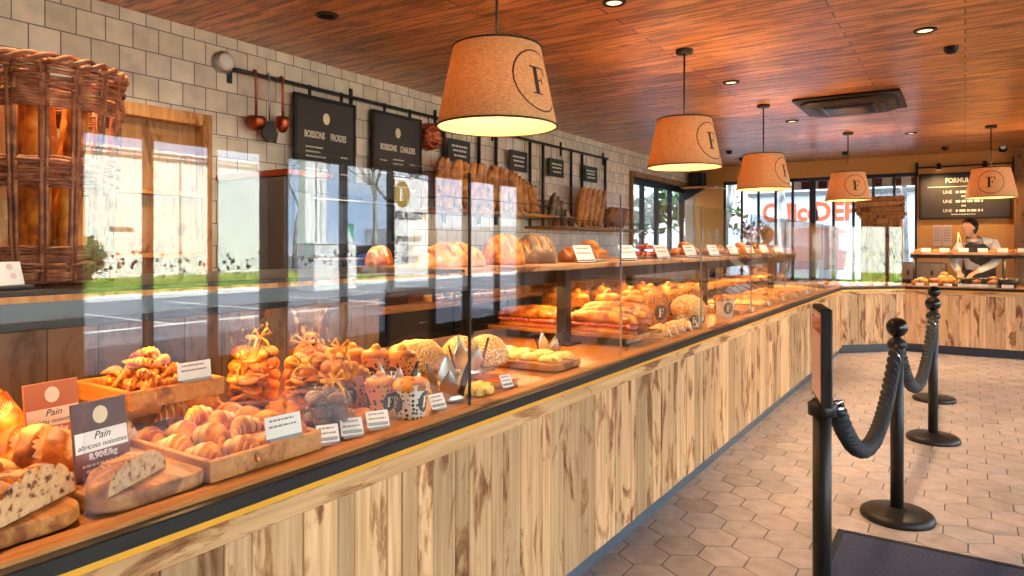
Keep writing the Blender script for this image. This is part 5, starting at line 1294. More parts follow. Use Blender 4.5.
# --- little cakes with tags, dotted ball, white bucket
for k in range(5):
    y = 3.80+.12*k; o = spawn('cake', lambda s: bun(.05, .07, s+90, .06), 'little_cake', 'sugar', 'little sugared cake in the row at the counter edge past the sandwiches', 'pastry', 'little cakes at the edge', (-1.50-.02*(k % 2), y, ZD+.002), k, 1.0, 2, Q)
    label_card((-1.412, y+.02, ZD+.007), 'small white tag in the row of tags past the sandwiches', .04, .055, .25, .35, 1, 'tags by the little cakes')
o = E('wrapped_cake', (-1.535, 4.47, ZD+.002)); T(o, 'ball-shaped sugared cake in dotted wrap with a dark F badge', 'cake')
m = MB(); m.lathe([(0, 0), (.08, .002), (.10, .05), (.105, .09), (.11, .1), (.10, .11)], 30); p_ = m.build('paper', 'dot_white', o); x = bun(.115, .14, 97, .1).build('cake', 'sugar', o); x.location = (0, 0, .07)
Rf = lambda z: .098+.004*z/.05
for a in (-.9, .8):
    m = MB(); wrapped_disc(m, .034, Rf, a, .05, off=.006); m.build('dark_oval', 'ink', p_); m = MB(); wrapped(m, F_RECTS, .04, Rf, a, .05, off=.008); m.build('letter', 'cream_card', p_)
bw = bucket(None, (-1.50, 5.16, ZD+.001), -.8, 'white paper bucket with a dark F badge standing past the ball-shaped cake', 'white_card', 'buns', .075, .15)
kraft = None
for i in range(4):
    for j in range(4):
        loc = (-1.72-.20*i, 4.0+.36*j+.05*(i % 2), ZD+.001); lab = 'kraft dotted bucket of brioche with dark F badges in the block behind the little cakes'; g = 'kraft buckets of brioche'
        if kraft is None: kraft = bucket(None, loc, -.9, lab, 'dot_kraft', 'swirl', .085, .19, g)
        else: bucket(kraft, loc, -.9+Q.uniform(-.6, .6), lab, None, group=g)
kraft.scale = (1, 1, 1)
# --- far stretch: rows of trays
kinds = [('crust', 'croissant', croissant, 'croissant', 'pastry', .9), ('tart_top', 'red tart', None, 'small_tart', 'tart', 1), ('focaccia', 'cheese bread', lambda s: crown_cap(s+20, .055), 'cheese_roll', 'pastry', 1), ('crust', 'chocolate roll', roll_choc, 'chocolate_roll', 'pastry', 1), ('crust', 'raisin swirl', lambda s: swirl_bun(.052, .045, 2.4, .3, s), 'raisin_swirl', 'pastry', 1), ('sugar', 'sugar bun', lambda s: bun(.052, .05, s+5, .08), 'sugar_bun', 'pastry', 1)]
def tartlet(s):
    m = MB(); m.lathe([(0, 0), (.042, 0), (.05, .022), (.046, .024), (.044, .018), (0, .018)], 20, mat=0); m.lathe([(0, .03), (.03, .027), (.0445, .019)], 18, mat=1); return m
tw = ['nearest the kraft buckets', 'second past the kraft buckets', 'third past the kraft buckets', 'fourth past the kraft buckets', 'fifth past the kraft buckets', 'sixth past the kraft buckets', 'nearest the counter corner']
tp_ = ['tart', 'cheese', 'cro', 'choc', 'rais', 'sug', 'cro']
order = [1, 2, 0, 3, 4, 5, 0]
for k in range(7):
    y = 5.62+.58*k; kd = kinds[order[k]]
    tray((-1.70, y, ZD+.004), .52, .46, 'flat wooden pastry tray on the deck, %s' % tw[k], .035)
    for i in range(4):
        for j in range(3):
            loc = (-1.52-.115*i+Q.uniform(-.01, .01), y-.13+.13*j+Q.uniform(-.01, .01), ZD+.017); lab = 'golden %s on the deck tray %s' % (kd[1], tw[k]); g = '%s pieces, %s' % (kd[1], tw[k])
            if kd[2] is None: spawn('tl', tartlet, 'small_tart', ['crust', 'tart_top'], 'red-topped tartlet on the deck tray %s' % tw[k], 'tart', g, loc, Q.uniform(0, 6), 1.05, 1, Q)
            else: spawn('far'+kd[1], kd[2], kd[3], [kd[0], 'chocolate'] if 'choc' in kd[1] else [kd[0], 'dough_light'], lab, kd[4], g, loc, Q.uniform(-.5, .5)+(PI/2 if 'choc' in kd[1] else 0), kd[5], 2, Q)
    label_card((-1.412, y+.02, ZD+.007), 'white price label before the deck tray %s' % tw[k], .09, .05, 0, .4)
    if k < 6:
        wire_stand((-2.22, y+.1, ZD+.001), .34, .3, .12, 'black wire stand under the raised tray, %s' % tw[k])
        tray((-2.22, y+.1, ZD+.122), .46, .42, 'raised wooden pastry tray at the back, %s' % tw[k], .035)
        kd = kinds[(order[k]+3) % 6]
        for i in range(3):
            for j in range(3):
                loc = (-2.09-.13*i+Q.uniform(-.01, .01), y+.1-.12+.12*j, ZD+.135); lab = '%s on the raised tray at the back, %s' % (kd[1], tw[k]); g = 'raised %s pieces, %s' % (kd[1], tw[k])
                if kd[2] is None: spawn('tl', tartlet, 'small_tart', ['crust', 'tart_top'], lab, 'tart', g, loc, Q.uniform(0, 6), 1.05, 1, Q)
                else: spawn('far'+kd[1], kd[2], kd[3], [kd[0], 'chocolate'] if 'choc' in kd[1] else [kd[0], 'dough_light'], lab, kd[4], g, loc, Q.uniform(-.5, .5), kd[5], 2, Q)

# ================================================================ CORNER AND BACK COUNTER
dv = Vector((.7071, .7071, 0)); nv = Vector((-.7071, .7071, 0))
for k in range(4):
    for j in range(3):
        p = Vector((XF, YC, ZD+.003))+dv*(.14+.22*k)+nv*(.17+.15*j)
        spawn('farcroissant', croissant, 'croissant', ['crust', 'dough_light'], 'golden croissant behind the glass of the angled corner counter', 'pastry', 'croissants on the corner counter', p, Q.uniform(-.5, .5)+.8, .95, 2, Q)
    p = Vector((XF, YC, ZD+.007))+dv*(.14+.22*k)+nv*.075
    label_card(p, 'small white label in the row along the angled corner counter', .09, .035, -PI/4, .4, 1, 'labels on the corner counter')
o = E('melon_loaf', (-1.05, 10.45, ZD)); bpy.data.objects.remove(o)
yb = B2[1]
for k in range(6):
    x = -.50+.155*k
    for j in range(2):
        spawn(('farcroissant', 'farraisin swirl', 'brioA')[k % 3], (croissant, kinds[4][2], lambda s: bun(.055, .055, s+33, .06, .35))[k % 3], ('croissant', 'raisin_swirl', 'brioche')[k % 3], ['crust', 'dough_light'], ('golden croissant at the left end of the back counter', 'spiral pastry at the left end of the back counter', 'knobbed brioche at the left end of the back counter')[k % 3], 'pastry', 'back counter %s' % ('croissants', 'swirls', 'brioches')[k % 3], (x+.03*j, yb+.17+.15*j, ZD+.046), Q.uniform(-.5, .5), 1.35, 2, Q)
    label_card((x, yb+.085, ZD+.004), 'small white label along the left end of the back counter', .09, .035, -PI/2, .4, 1, 'labels at the left end of the back counter')
def bread_bowl(first, loc, label):
    if first: return dup(first, loc, 0, label)
    o = E('serving_bowl', loc); T(o, label, 'bowl')
    m = MB(); m.lathe([(0, 0), (.09, 0), (.13, .06), (.135, .115), (.128, .115), (.12, .062), (.08, .008), (0, .008)], 34); m.build('bowl', 'black_gloss', o)
    m = MB(); q = random.Random(6)
    for k in range(9): a = k*2.4; r = .03*math.sqrt(k); bun(.036, .035, k, .1, 0, 0, Matrix.Translation((r*cos(a), r*sin(a), .058+.006*(k < 3))), m)
    for k in range(8): a = k*PI/4; bun(.034, .03, k, .1, 0, 0, Matrix.Translation((.075*cos(a), .075*sin(a), .082)), m)
    m.build('rolls', 'sugar', o)['kind'] = 'stuff'; return o
b1_ = None
board((-.12, yb+.25, ZD+.004), .95, .27, 'low wooden board of pastries at the left end of the back counter', .04)
for u, lab in ((968, 'dark serving bowl of pale rolls, leftmost of three on the back counter'), (986, 'dark serving bowl of pale rolls, middle of three on the back counter'), (1007, 'dark serving bowl of pale rolls, rightmost of three at the edge of the view')):
    c = aty(u, 283, yb+.24); r_ = bread_bowl(b1_, (c.x, yb+.24, ZD+.001), lab); b1_ = b1_ or r_
    label_card((c.x, yb+.085, ZD+.004), 'white label in front of the ' + lab.split(',')[1].strip().split(' at ')[0].split(' on ')[0] + ' dark serving bowl', .12, .036, -PI/2, .4)
for u, v, r, lab in ((944, 276, .09, 'large golden brioche standing on the back counter left of the bowls'),):
    c = aty(u, 280, yb+.27); loafthing(bun(r, .15, 51, .12, .5), 'crust', lab, (c.x, yb+.3, ZD+.003), 0, 'brioche')
# on the shelf of the back counter
for k in range(7):
    x = -.5+.21*k
    if k not in (3,): loafthing(bodyX(MB(), .2, .09, .05, 24, 14, .5, .35, 4, .2, .5, .06, 20, 100+k, 0, 0, 1), ['baguette_crust', 'dough_light'], 'short crusty bread on the shelf of the back counter, %s from its left end' % cabl[k], (x, 11.02, ZS+.001), Q.uniform(-.2, .2), 'short_bread')
    label_card((x+.06, 10.76, ZS+.002), 'white label on the shelf of the back counter', .11, .055, -PI/2, .4, 1, 'labels on the back counter shelf')
# coffee tools behind: tongs in stand, jug
o = E('serving_tongs', (-.12, 10.80, ZS+.002), .3); T(o, 'pale wooden serving tongs leaning at the left of the back counter shelf', 'tongs')
MB().tube([(0, 0, .0), (.05, .03, .14), (.06, .05, .27)], .012, 7, flat=.4).build('arm', 'cream_card', o); MB().tube([(.09, 0, .0), (.09, .03, .14), (.06, .05, .27)], .012, 7, flat=.4).build('arm', 'cream_card', o)
o = E('coffee_machine', (-.5, 11.85, 0)); T(o, 'low steel coffee machine behind the back counter', 'machine')
MB().box(-.36, .30, -.2, .25, .0, .85, .005).build('cabinet', 'charcoal', o); MB().box(-.36, .28, -.16, .2, .85, 1.15, .02).build('body', 'steel', o); MB().box(-.34, .26, -.2, -.16, .85, .9, .004).build('drip_tray', 'black_metal', o)
for x in (-.2, .1): MB().tube([(x, -.18, 1.02), (x, -.22, 1.0), (x, -.3, .98)], .018, 8).build('handle', 'matte_black', o)

# ================================================================ ON THE RAISED SHELF
ZR2 = 1.294
def wicker(loc, r, H):
    o = E('wicker_basket', loc); T(o, 'tall brown wicker basket of baguettes on the raised shelf', 'basket')
    rr = lambda z: r*(.86+.17*z/H)
    q = random.Random(3); ns = 16
    for (a, b_, nm) in ((.0, .10, 'weave_band'), (.255, .345, 'weave_band'), (.47, .60, 'weave_band')):
        m = MB(); z = a+.006
        while z < b_:
            pts = []; ph = q.choice((0, PI)); dz = [q.uniform(-.004, .004) for _ in range(12)]
            for k in range(108):
                t = 2*PI*k/108; w = sin(ns/2*t+ph)*.008; pts.append(((rr(z)+w)*cos(t), (rr(z)+w)*sin(t), max(.005, z+dz[int(t/PI*6) % 12]*sin(t*6)**2)))
            m.tube(pts, q.uniform(.0038, .0052), 5, closed=True); z += .0078
        m.build(nm, 'wicker', o)
    for k in range(ns):
        t = 2*PI*k/ns; m = MB()
        for e in (-.007, .007): m.tube([((rr(z)+.0)*cos(t+e/r), (rr(z))*sin(t+e/r), z) for z in (.004, H*.3, H*.6, H-.02+q.uniform(-.01, .02))], .0065, 6)
        m.build('stake', 'wicker', o)
    m = MB()
    for j in range(3):
        m.tube([((rr(H)+.012*cos(9*t+j*2.1))*cos(t), (rr(H)+.012*cos(9*t+j*2.1))*sin(t), H-.012+.012*sin(9*t+j*2.1)) for t in [2*PI*k/120 for k in range(120)]], .007, 6, closed=True)
    m.build('braided_rim', 'wicker', o)
    MB().lathe([(0, .0), (rr(0)-.006, .0), (rr(0)-.006, .012), (0, .012)], 36).build('base', 'wicker', o); return o
bc = EYE+ray(44, 285)*1.98; bc = Vector((bc.x, bc.y, ZR2))
wicker(bc, .192, .61)
for k in range(9):
    a = k*2.4; r_ = .045*math.sqrt(k); x = as_thing(bodyX(MB(), .52+.03*(k % 3), .062, .05, 36, 14, .3, .9, 7, .2, .6, .05, 16, 120+k, 0, 0, 1), 'baguette', [('baguette_crust', 'crust_flour', 'crust')[k % 3], 'dough_light'], ('golden-brown baguette standing in the wicker basket', 'floury baguette standing in the wicker basket', 'toasted baguette standing in the wicker basket')[k % 3], 'bread', ('golden', 'floury', 'toasted')[k % 3]+' baguettes in the wicker basket', (bc.x+r_*cos(a)*.95, bc.y+r_*sin(a)*.95, ZR2+.29+.012*(k % 3)), (0, -PI/2+.12*cos(a), a))
# card display left of the basket
c = EYE+ray(8, 285)*1.62; o = E('card_stand', (c.x-.02, c.y-.015, ZR2), .3); T(o, 'small white card with coloured spots in a dark holder left of the basket', 'card')
X = Matrix.Rotation(-.3, 4, 'Y'); MB().box(-.002, .002, -.07, .07, .008, .068, 0, 0, X).build('card', 'white_card', o); MB().box(-.02, .025, -.072, .075, 0, .01, .002).build('holder', 'charcoal', o)
m = MB()
for y, z in ((-.04, .03), (0, .05), (.045, .032), (.04, .055), (-.045, .056), (.0, .024)): m.add([X @ Vector((.0028, y+.008*cos(k*PI/6), z+.008*sin(k*PI/6))) for k in range(12)], [tuple(range(12))])
m.build('spots', 'pink_card', o)
# loaves on the shelf
loafthing(bodyX(MB(), .36, .28, .12, 60, 40, .45, .3, 5, .14, .2, .08, 12, 61, 0, 0, 1), ['crust_flour', 'crust_dark'], 'wide flat floury loaf on the raised shelf below the left baguettes', (-2.15, 2.72, ZR2), 1.2, 'loaf')
o = bodyX(MB(), .24, .20, .17, 60, 40, .4, .3, 3, .15, .3, .08, 14, 62, 0, 0, 1); loafthing(o, ['crust', 'crust_flour'], 'big round golden loaf on the raised shelf left of the grey loaf', (-2.12, 3.14, ZR2), .9, 'loaf')
loafthing(bodyX(MB(), .27, .21, .17, 60, 40, .4, .3, 4, .15, .3, .08, 14, 63, 0, 0, 1), ['crust_grey', 'crust_flour'], 'big dark grey floured loaf on the raised shelf', (-2.10, 3.44, ZR2), 1.1, 'loaf')
loafthing(bodyX(MB(), .16, .12, .10, 22, 16, .4, .3, 2, .2, .3, .08, 14, 64, 0, 0, 1), ['crust_dark', 'crust'], 'small brown loaf on the raised shelf right of the grey loaf', (-2.05, 3.77, ZR2), .9, 'loaf')
for k in range(1):
    loafthing(bodyX(MB(), .15, .10, .10, 28, 16, .4, .4, 3, .15, .3, .08, 14, 66+k, 0, 0, 1), ['crust', 'dough_light'], ('tall golden loaf leaning behind the wide flat loaf', 'second golden loaf behind the wide flat loaf, nearer the drinks boards')[k], (-2.43, 2.50, ZR2+.004), (0, -.0, 1.4), 'loaf')
def pile(k, y, lab, mat, n=7):
    o = E('pastry_plate', (-2.08, y, ZR2)); T(o, 'round plate on the raised shelf, ' + lab, 'plate'); m = MB(); m.lathe([(0, 0), (.08, 0), (.12, .012), (.118, .016), (.08, .006), (0, .006)], 30); m.build('dish', 'white_paint', o)
    for j in range(n):
        a = 2*PI*j/max(1, n-1); r_ = .075 if j < n-1 else 0
        spawn('pl%d' % k, lambda s: (crown_cap(s+3, .045) if k % 2 else bun(.045, .05, s+11, .1)), 'filled_roll', mat, 'filled golden roll on the plate, ' + lab, 'pastry', 'rolls on the plate, ' + lab, (-2.08+r_*cos(a), y+r_*sin(a), ZR2+.017+(.055 if j == n-1 else 0)), a, 1.35, 2, Q)
for k, (y, lab, mt) in enumerate(((4.1, 'first right of the grey loaf', 'crust'), (5.05, 'second right of the grey loaf', 'tart_top'), (5.95, 'third right of the grey loaf', 'crust'), (6.85, 'fourth right of the grey loaf', 'crust_dark'), (7.75, 'fifth right of the grey loaf', 'crust'), (8.45, 'farthest along toward the back window', 'crust'))): pile(k, y, lab, mt)
for k in range(9): label_card((-1.90, 3.72+.64*k, ZR2), 'white card label in the row along the edge of the raised shelf', .16, .11, -.25, .45, 2, 'labels along the raised shelf', 'white_card', 'charcoal')
o = E('dried_plant', (-2.3, 9.15, ZR2)); T(o, 'dark dried plant in a pot at the far end of the raised shelf', 'plant')
m = MB(); m.lathe([(0, 0), (.06, 0), (.085, .14), (.078, .14), (.07, .1), (0, .1)], 24); m.build('pot', 'charcoal', o)
m = MB(); q = random.Random(77); lf = MB()
for k in range(22):
    p = Vector((q.uniform(-.04, .04), q.uniform(-.04, .04), .09)); d = Vector((q.uniform(-.7, .7), q.uniform(-.6, .6), 1)).normalized(); pts = [p]
    for j in range(4): d = (d+Vector((q.uniform(-.3, .3), q.uniform(-.3, .3), 0))).normalized(); pts.append(pts[-1]+d*.085)
    m.tube(pts, [.004, .004, .003, .003, .002], 4)
    for j in range(5):
        c = pts[q.randint(2, 4)]+Vector((q.uniform(-.03, .03), q.uniform(-.03, .03), q.uniform(-.02, .03))); a = Vector((q.gauss(0, 1), q.gauss(0, 1), q.gauss(0, 1))).normalized()*.035; e = a.cross(Vector((q.gauss(0, 1), q.gauss(0, 1), 1))).normalized()*.016
        lf.add([c-a, c+e, c+a, c-e], [(0, 1, 2, 3)])
m.build('stems', 'bark', o)['kind'] = 'stuff'; lf.build('leaves', 'apron', o)['kind'] = 'stuff'
# --- breads on the wall rack
for k in range(18):
    y = R1a+.10+(R1b-R1a-.25)*k/17; lean = .30-.03*max(0, k-11); Ln = .50-.014*max(0, k-11)*1.6
    x = as_thing(bodyX(MB(), Ln, .105, .085, 36, 14, .35, .8, 6, .2, .7, .05, 14, 140+k, 0, 0, 1), 'baguette', ['baguette_crust' if k % 4 else 'crust', 'dough_light'], 'long golden baguette leaning upright on the upper wall rack', 'bread', 'baguettes on the upper wall rack', (XW+.24, y+.05, S1+Ln/2*cos(lean)*.96+.015), 0)
    tl = (.12, .2, -.1, .18, .3, .1, .0, .22, -.05, .1, .25, .3, .1, .2, .35, .42, .5, .55)[k]
    x.rotation_euler = (Matrix.Rotation(tl, 3, 'X') @ Matrix.Rotation(-PI/2+lean*.62, 3, 'Y')).to_euler()
for k in range(4):
    y = R1b+.22+.13*k; x = as_thing(bodyX(MB(), .42-.03*k, .10, .08, 30, 14, .35, .6, 4, .2, .5, .08, 14, 160+k, 0, 0, 1), 'rustic_bread', ['crust_grey', 'crust_flour'], 'floury grey-brown bread leaning in a fan on the lower wall rack', 'bread', 'grey-brown breads on the lower wall rack', (XW+.24, y+.1, S2+.2-.01*k), 0)
    x.rotation_euler = (Matrix.Rotation(.1+.32*k, 3, 'X') @ Matrix.Rotation(-PI/2+.2, 3, 'Y')).to_euler()
    if k == 3: x.location.z = S2+.12
for k in range(5):
    y = R1b+1.05+.15*k; x = as_thing(bodyX(MB(), .52, .13, .11, 30, 14, .4, .6, 5, .2, .5, .06, 14, 170+k, 0, 0, 1), 'tall_loaf', ['baguette_crust', 'dough_light'], 'stout golden loaf standing upright on the lower wall rack', 'bread', 'stout loaves on the lower wall rack', (XW+.25, y, S2+.27), (0, -PI/2+.18, 0))
for k in range(4):
    y = R1b+1.95+.14*k; x = as_thing(bodyX(MB(), .3, .17, .13, 28, 16, .4, .4, 4, .2, .4, .06, 14, 180+k, 0, 0, 1), 'brown_loaf', ['crust_dark', 'crust'], 'rounded reddish-brown loaf at the far end of the lower wall rack', 'bread', 'reddish-brown loaves on the lower wall rack', (XW+.24, y, S2+.16), (0, -PI/2+.25, 0))
for k in range(3):
    y = R1b+.1+.2*k
    o = bucket(None, (XW+.36, y+.03, S2+.001), 0, ('small dark jar on the lower wall rack, left of three', 'small dark jar on the lower wall rack, middle of three', 'small dark jar on the lower wall rack, right of three')[k], 'chocolate', 'x', .045, .1, badge=False)
    o.name = 'small_jar'; o['category'] = 'jar'; MB().lathe([(0, .1), (.05, .1), (.05, .115), (0, .118)], 20).build('lid', 'steel', o)
# --- things on the wooden worktop
for k, (y, sc_, lab) in enumerate(((5.2, 1.2, 'thick wooden cutting block on the wall worktop right of the bottles'), (6.6, 1, 'thick wooden cutting block farthest right on the wall worktop'))):
    m = MB()
    for j in range(6): m.box(-.22, .22, -.4*sc_+j*.133*sc_, -.4*sc_+(j+1)*.133*sc_-.002, 0, .06, .004, 0, None, .1+.13*j)
    o = m.build('cutting_block', 'board_wood'); T(o, lab, 'board'); o.location = (-3.72, y, .947)
for k in range(4):
    y = 4.25+.14*k; o = E('syrup_bottle', (-3.6, y, .946)); T(o, ('amber bottle on the worktop, leftmost of four', 'amber bottle on the worktop, second of four', 'amber bottle on the worktop, third of four', 'amber bottle on the worktop, rightmost of four')[k], 'bottle')
    m = MB(); m.lathe([(0, 0), (.036, 0), (.038, .01), (.038, .15), (.03, .185), (.014, .22), (.014, .265), (0, .265)], 20); m.build('glass', ('brass', 'tart_top', 'chocolate', 'brass')[k], o); MB().lathe([(.0, .265), (.017, .265), (.017, .29), (0, .29)], 16).build('cap', 'matte_black', o); MB().lathe([(.0385, .04), (.0385, .12)], 20).build('paper_label', 'cream_card', o)
# ================================================================ PEOPLE
def skinmesh(chains, root, sub=2, rad=None):
    """chains: list of [(pos, radius)...]; first node of each later chain may repeat an earlier position"""
    vs, es, rs_ = [], [], []; idx = {}
    for ch in chains:
        prev = None
        for p, r in ch:
            k = tuple(round(c, 4) for c in p)
            if k not in idx: idx[k] = len(vs); vs.append(p); rs_.append(r if isinstance(r, tuple) else (r, r))
            i = idx[k]
            if prev is not None and prev != i: es.append((prev, i))
            prev = i
    me = bpy.data.meshes.new('sk'); me.from_pydata(vs, es, []); o = bpy.data.objects.new('sk', me); COL.objects.link(o)
    sk = o.modifiers.new('s', 'SKIN'); sk.use_smooth_shade = True
    for v, r in zip(me.skin_vertices[0].data, rs_): v.radius = r
    me.skin_vertices[0].data[idx[tuple(round(c, 4) for c in root)]].use_root = True
    sb = o.modifiers.new('d', 'SUBSURF'); sb.levels = sub; sb.render_levels = sub
    dg = bpy.context.evaluated_depsgraph_get(); dg.update(); m2 = bpy.data.meshes.new_from_object(o.evaluated_get(dg)); bpy.data.objects.remove(o)
    return m2
def keep_big(me):
    bm = bmesh.new(); bm.from_mesh(me); seen = set(); isl = []
    for v in bm.verts:
        if v in seen: continue
        st = [v]; seen.add(v); g = []
        while st:
            a = st.pop(); g.append(a)
            for e in a.link_edges:
                b = e.other_vert(a)
                if b not in seen: seen.add(b); st.append(b)
        isl.append(g)
    isl.sort(key=len, reverse=True); print('ISLANDS', [len(g) for g in isl[:6]], len(isl))
    for g in isl[1:]: bmesh.ops.delete(bm, geom=g, context='VERTS')
    bm.to_mesh(me); bm.free()
def head_mb(X, s=1.0):
    m = MB(); n, k = 64, 44; rg = []
    for i in range(k+1):
        t = i/k; a = -PI/2+PI*t; ring = []
        for j in range(n):
            th = 2*PI*j/n; x = cos(a)*cos(th)*.075; y = cos(a)*sin(th)*.095; z = sin(a)*.118
            if z < 0: f = 1-.30*(-z/.118)**1.4; x *= f; y *= (f if y > 0 else 1-.12*(-z/.118))
            if y < 0:
                fr = max(0, 1-abs(x)/.021)**.8; y -= .026*fr*max(0, 1-abs(z+.026)/(.016 if z < -.026 else .05))       # nose
                y -= .008*max(0, 1-abs(x)/.028)*max(0, 1-abs(z+.060)/.012)               # lips
                y += .008*max(0, 1-abs(abs(x)-.032)/.018)*max(0, 1-abs(z-.014)/.018)      # eye sockets
                y -= .008*max(0, 1-abs(x)/.03)*max(0, 1-abs(z+.098)/.02)                 # chin
            ring.append(Vector((x, y, z)))
        rg.append(ring)
    m.rings(rg, 0, True, True, X)
    for sx in (-1, 1): m.sphere((sx*.076, .008, -.006), .028, 10, 8, 0, (.35, .7, 1.1), X)
    return m
def person(loc, rot, label, J, hair, shirt, hm, apron=True, cap=None):
    o = E('person', loc, rot); T(o, label, 'person')
    V = lambda k: Vector(J[k])
    # body: one continuous surface grown from the pelvis, fingers included
    ch = [[(V('pelvis'), (.13, .10)), (V('waist'), (.112, .085)), (V('chest'), (.12, .08)), (V('neck'), .052), (V('skull'), .05)]]
    for s in ('l', 'r'):
        sg = 1 if s == 'l' else -1
        ch.append([(V('chest'), (.12, .08)), (V('sh_'+s), .046), (V('el_'+s), .038), (V('wr_'+s), .027)])
        w = V('wr_'+s); d = (w-V('el_'+s)).normalized(); d = (d+Vector((0, 0, -.15))).normalized(); sd = d.cross(Vector((0, 0, 1))).normalized(); pm = w+d*.05
        ch.append([(w, .028), (pm, (.034, .018))])
        for f in range(4):
            b0 = pm+d*.035+sd*(.027-.018*f); ln = (.032, .036, .034, .027)[f]
            ch.append([(pm, (.034, .018)), (b0, .0095), (b0+(d+Vector((0, 0, -.25))).normalized()*ln, .0085), (b0+(d+Vector((0, 0, -.25))).normalized()*ln+(d+Vector((0, 0, -.8))).normalized()*ln*.7, .007)])
        tb = w+d*.02+sd*.03*sg; ch.append([(w, .028), (tb, .012), (tb+(d+sd*.6*sg).normalized()*.03, .010), (tb+(d+sd*.35*sg).normalized()*.055, .008)])
        hp = V('pelvis')+Vector((sg*.095, 0, -.08)); ch.append([(V('pelvis'), (.13, .10)), (hp, .09), (Vector((sg*.1, -.02, .5)), .066), (Vector((sg*.1, .02, .1)), .042), (Vector((sg*.11, -.12, .045)), .036)])
    body = skinmesh(ch, V('pelvis'), 1)
    hx = Matrix.Translation(V('head')) @ Matrix.Rotation(J['turn'], 4, 'Z') @ Matrix.Rotation(J['nod'], 4, 'X')
    hd = head_mb(hx); off = len(body.vertices)
    bm = bmesh.new(); bm.from_mesh(body); bmesh.ops.holes_fill(bm, edges=bm.edges); bmesh.ops.recalc_face_normals(bm, faces=bm.faces); tmp = hd.mesh('h', 'skin'); bm.from_mesh(tmp); bm.to_mesh(body); bm.free(); body.materials.clear(); body.materials.append(MAT['skin'])
    b_ = bpy.data.objects.new('body', body); COL.objects.link(b_)
    rm = b_.modifiers.new('r', 'REMESH'); rm.mode = 'VOXEL'; rm.voxel_size = .006; rm.use_smooth_shade = True
    dg = bpy.context.evaluated_depsgraph_get(); dg.update(); me = bpy.data.meshes.new_from_object(b_.evaluated_get(dg)); b_.modifiers.clear(); keep_big(me); b_.data = me; b_.parent = o; me.materials.clear(); me.materials.append(MAT['skin'])
    # clothes
    def cloth(nm, chains, root, mat, sub=2):
        me = skinmesh(chains, root, sub); me.materials.clear(); me.materials.append(MAT[mat]); c = bpy.data.objects.new(nm, me); COL.objects.link(c); c.parent = o; return c
    g = .016; ch = [[(V('pelvis')+Vector((0, 0, -.06)), (.175, .145)), (V('waist'), (.165, .135)), (V('chest'), (.182, .14)), (V('chest').lerp(V('neck'), .8), .082)]]
    for s in ('l', 'r'): ch.append([(V('chest'), (.182, .14)), (V('sh_'+s), .080), (V('el_'+s), .060), (V('el_'+s).lerp(V('wr_'+s), .93), .040)])
    sh = cloth('shirt', ch, V('waist'), shirt)
    m = MB(); nk = V('chest').lerp(V('neck'), .8); m.tube([nk+Vector((.068*cos(t), .062*sin(t), .012*sin(t))) for t in [2*PI*k/20 for k in range(20)]], .016, 7, closed=True); m.build('collar', shirt, sh)
    ch = []
    for sg in (-1, 1):
        hp = V('pelvis')+Vector((sg*.095, 0, -.08)); ch.append([(V('pelvis'), (.162, .132)), (hp, .11), (Vector((sg*.1, -.02, .5)), .085), (Vector((sg*.1, .02, .12)), .062)])
    cloth('trousers', ch, V('pelvis'), 'trousers')
    for sg in (-1, 1):
        m = MB(); bodyX(m, .26, .1, .09, 18, 12, .35, .4, 0, lump=0, xf=Matrix.Translation((sg*.105, -.06, .0)) @ Matrix.Rotation(PI/2, 4, 'Z')); m.build('shoe', 'matte_black', o)
    if apron:
        m = MB(); rg = []
        P = [V('pelvis')+Vector((0, 0, -.4)), V('pelvis'), V('waist'), V('chest'), V('chest').lerp(V('neck'), .45)]
        for p, w, dpt in zip(P, (.22, .2, .19, .15, .11), (.158, .160, .152, .158, .115)):
            rg.append([p+Vector((w*sin(t), -dpt*cos(t)*1.02, 0)) for t in [(-1.25+2.5*k/12) for k in range(13)]])
        m.rings(rg, 0, True, False, None, False); ap = m.build('apron', 'apron', o); md = ap.modifiers.new('t', 'SOLIDIFY'); md.thickness = .006
        tp0, nk2 = P[-1], V('neck')
        for sg in (-1, 1):
            m = MB(); m.tube([tp0+Vector((sg*.085, -.095, 0)), tp0.lerp(nk2, .5)+Vector((sg*.085, -.07, .03)), nk2+Vector((sg*.06, .0, .01)), nk2+Vector((0, .065, -.01))], .014, 6, flat=.4); m.build('strap', 'apron', ap)
    # hair and face
    m = MB(); rg = []
    for i in range(13):
        t = i/12; a = PI/2-t*PI*.66; ring = []
        for j in range(28):
            th = 2*PI*j/28; aa = a
            if sin(th) < 0: aa = max(a, .42-.15*abs(cos(th))*1.0)
            x = cos(aa)*cos(th)*.086; y = cos(aa)*sin(th)*.106+.004; z = sin(aa)*.128+.004
            ring.append(Vector((x, y, z))*(1+.03*nz((x, y, z), 50, 3)))
        rg.append(ring)
    m.rings(rg, 0, True, True, hx); h_ = m.build('hair', hair, o)
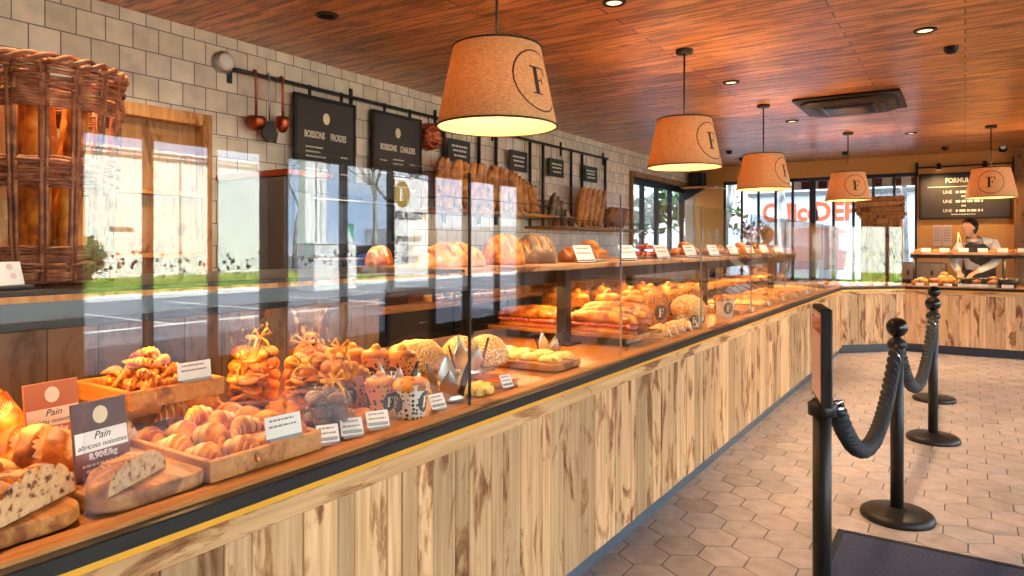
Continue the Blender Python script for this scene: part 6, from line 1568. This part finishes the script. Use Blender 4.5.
    for sg in (-1, 1):
        m = MB(); m.sphere((sg*.030, -.0755, .014), .012, 10, 8, 0, (1.1, .6, .8), hx); e = m.build('eye', 'white_paint', o); m = MB(); m.sphere((sg*.030, -.0825, .014), .006, 8, 6, 0, (1, .5, 1), hx); m.build('pupil', 'ink', e)
        m = MB(); m.tube([hx @ Vector((sg*.014, -.090, .033)), hx @ Vector((sg*.032, -.087, .037)), hx @ Vector((sg*.048, -.073, .031))], .004, 5); m.build('eyebrow', hair, o)
    m = MB(); m.tube([hx @ Vector((-.021, -.080, -.060)), hx @ Vector((0, -.0895, -.060)), hx @ Vector((.021, -.080, -.060))], .0035, 6, flat=.8); m.build('mouth', 'ham', o)
    if cap:
        m = MB(); m.tube([hx @ Vector((.088*cos(t), .108*sin(t), .062+.018*sin(t)*-1)) for t in [2*PI*k/30 for k in range(30)]], .012, 6, closed=True); m.build('headband', cap, o)
    return o
c = aty(977, 260, 11.5)
J = dict(pelvis=(.02, .05, .92), waist=(.02, -.02, 1.08), chest=(.0, -.14, 1.29), neck=(-.05, -.24, 1.445), skull=(-.075, -.29, 1.53), head=(-.085, -.31, 1.575), turn=-.75, nod=-.35,
    sh_l=(.185, -.14, 1.36), el_l=(.21, -.34, 1.13), wr_l=(-.02, -.54, 1.0), sh_r=(-.185, -.17, 1.345), el_r=(-.255, -.34, 1.12), wr_r=(-.20, -.55, .99))
pp = person((c.x, 11.57, 0), 0, 'staff member in white shirt and dark apron leaning over the back counter', J, 'hair_dark', 'shirt', 0, True)
pp.scale = (1.05, 1.05, 1.04)
c = aty(760, 250, 10.9)
J2 = dict(pelvis=(0, .05, .90), waist=(0, .0, 1.06), chest=(.02, -.10, 1.27), neck=(.06, -.18, 1.42), skull=(.08, -.22, 1.50), head=(.085, -.235, 1.55), turn=.8, nod=-.3,
    sh_l=(.19, -.08, 1.33), el_l=(.30, -.28, 1.12), wr_l=(.24, -.48, 1.0), sh_r=(-.18, -.13, 1.33), el_r=(-.2, -.36, 1.15), wr_r=(.02, -.5, 1.03))
person((c.x, 10.9, 0), .35, 'grey-haired staff member in a pinkish top bending behind the far end of the long counter', J2, 'hair_grey', 'shirt_grey', 0, False)
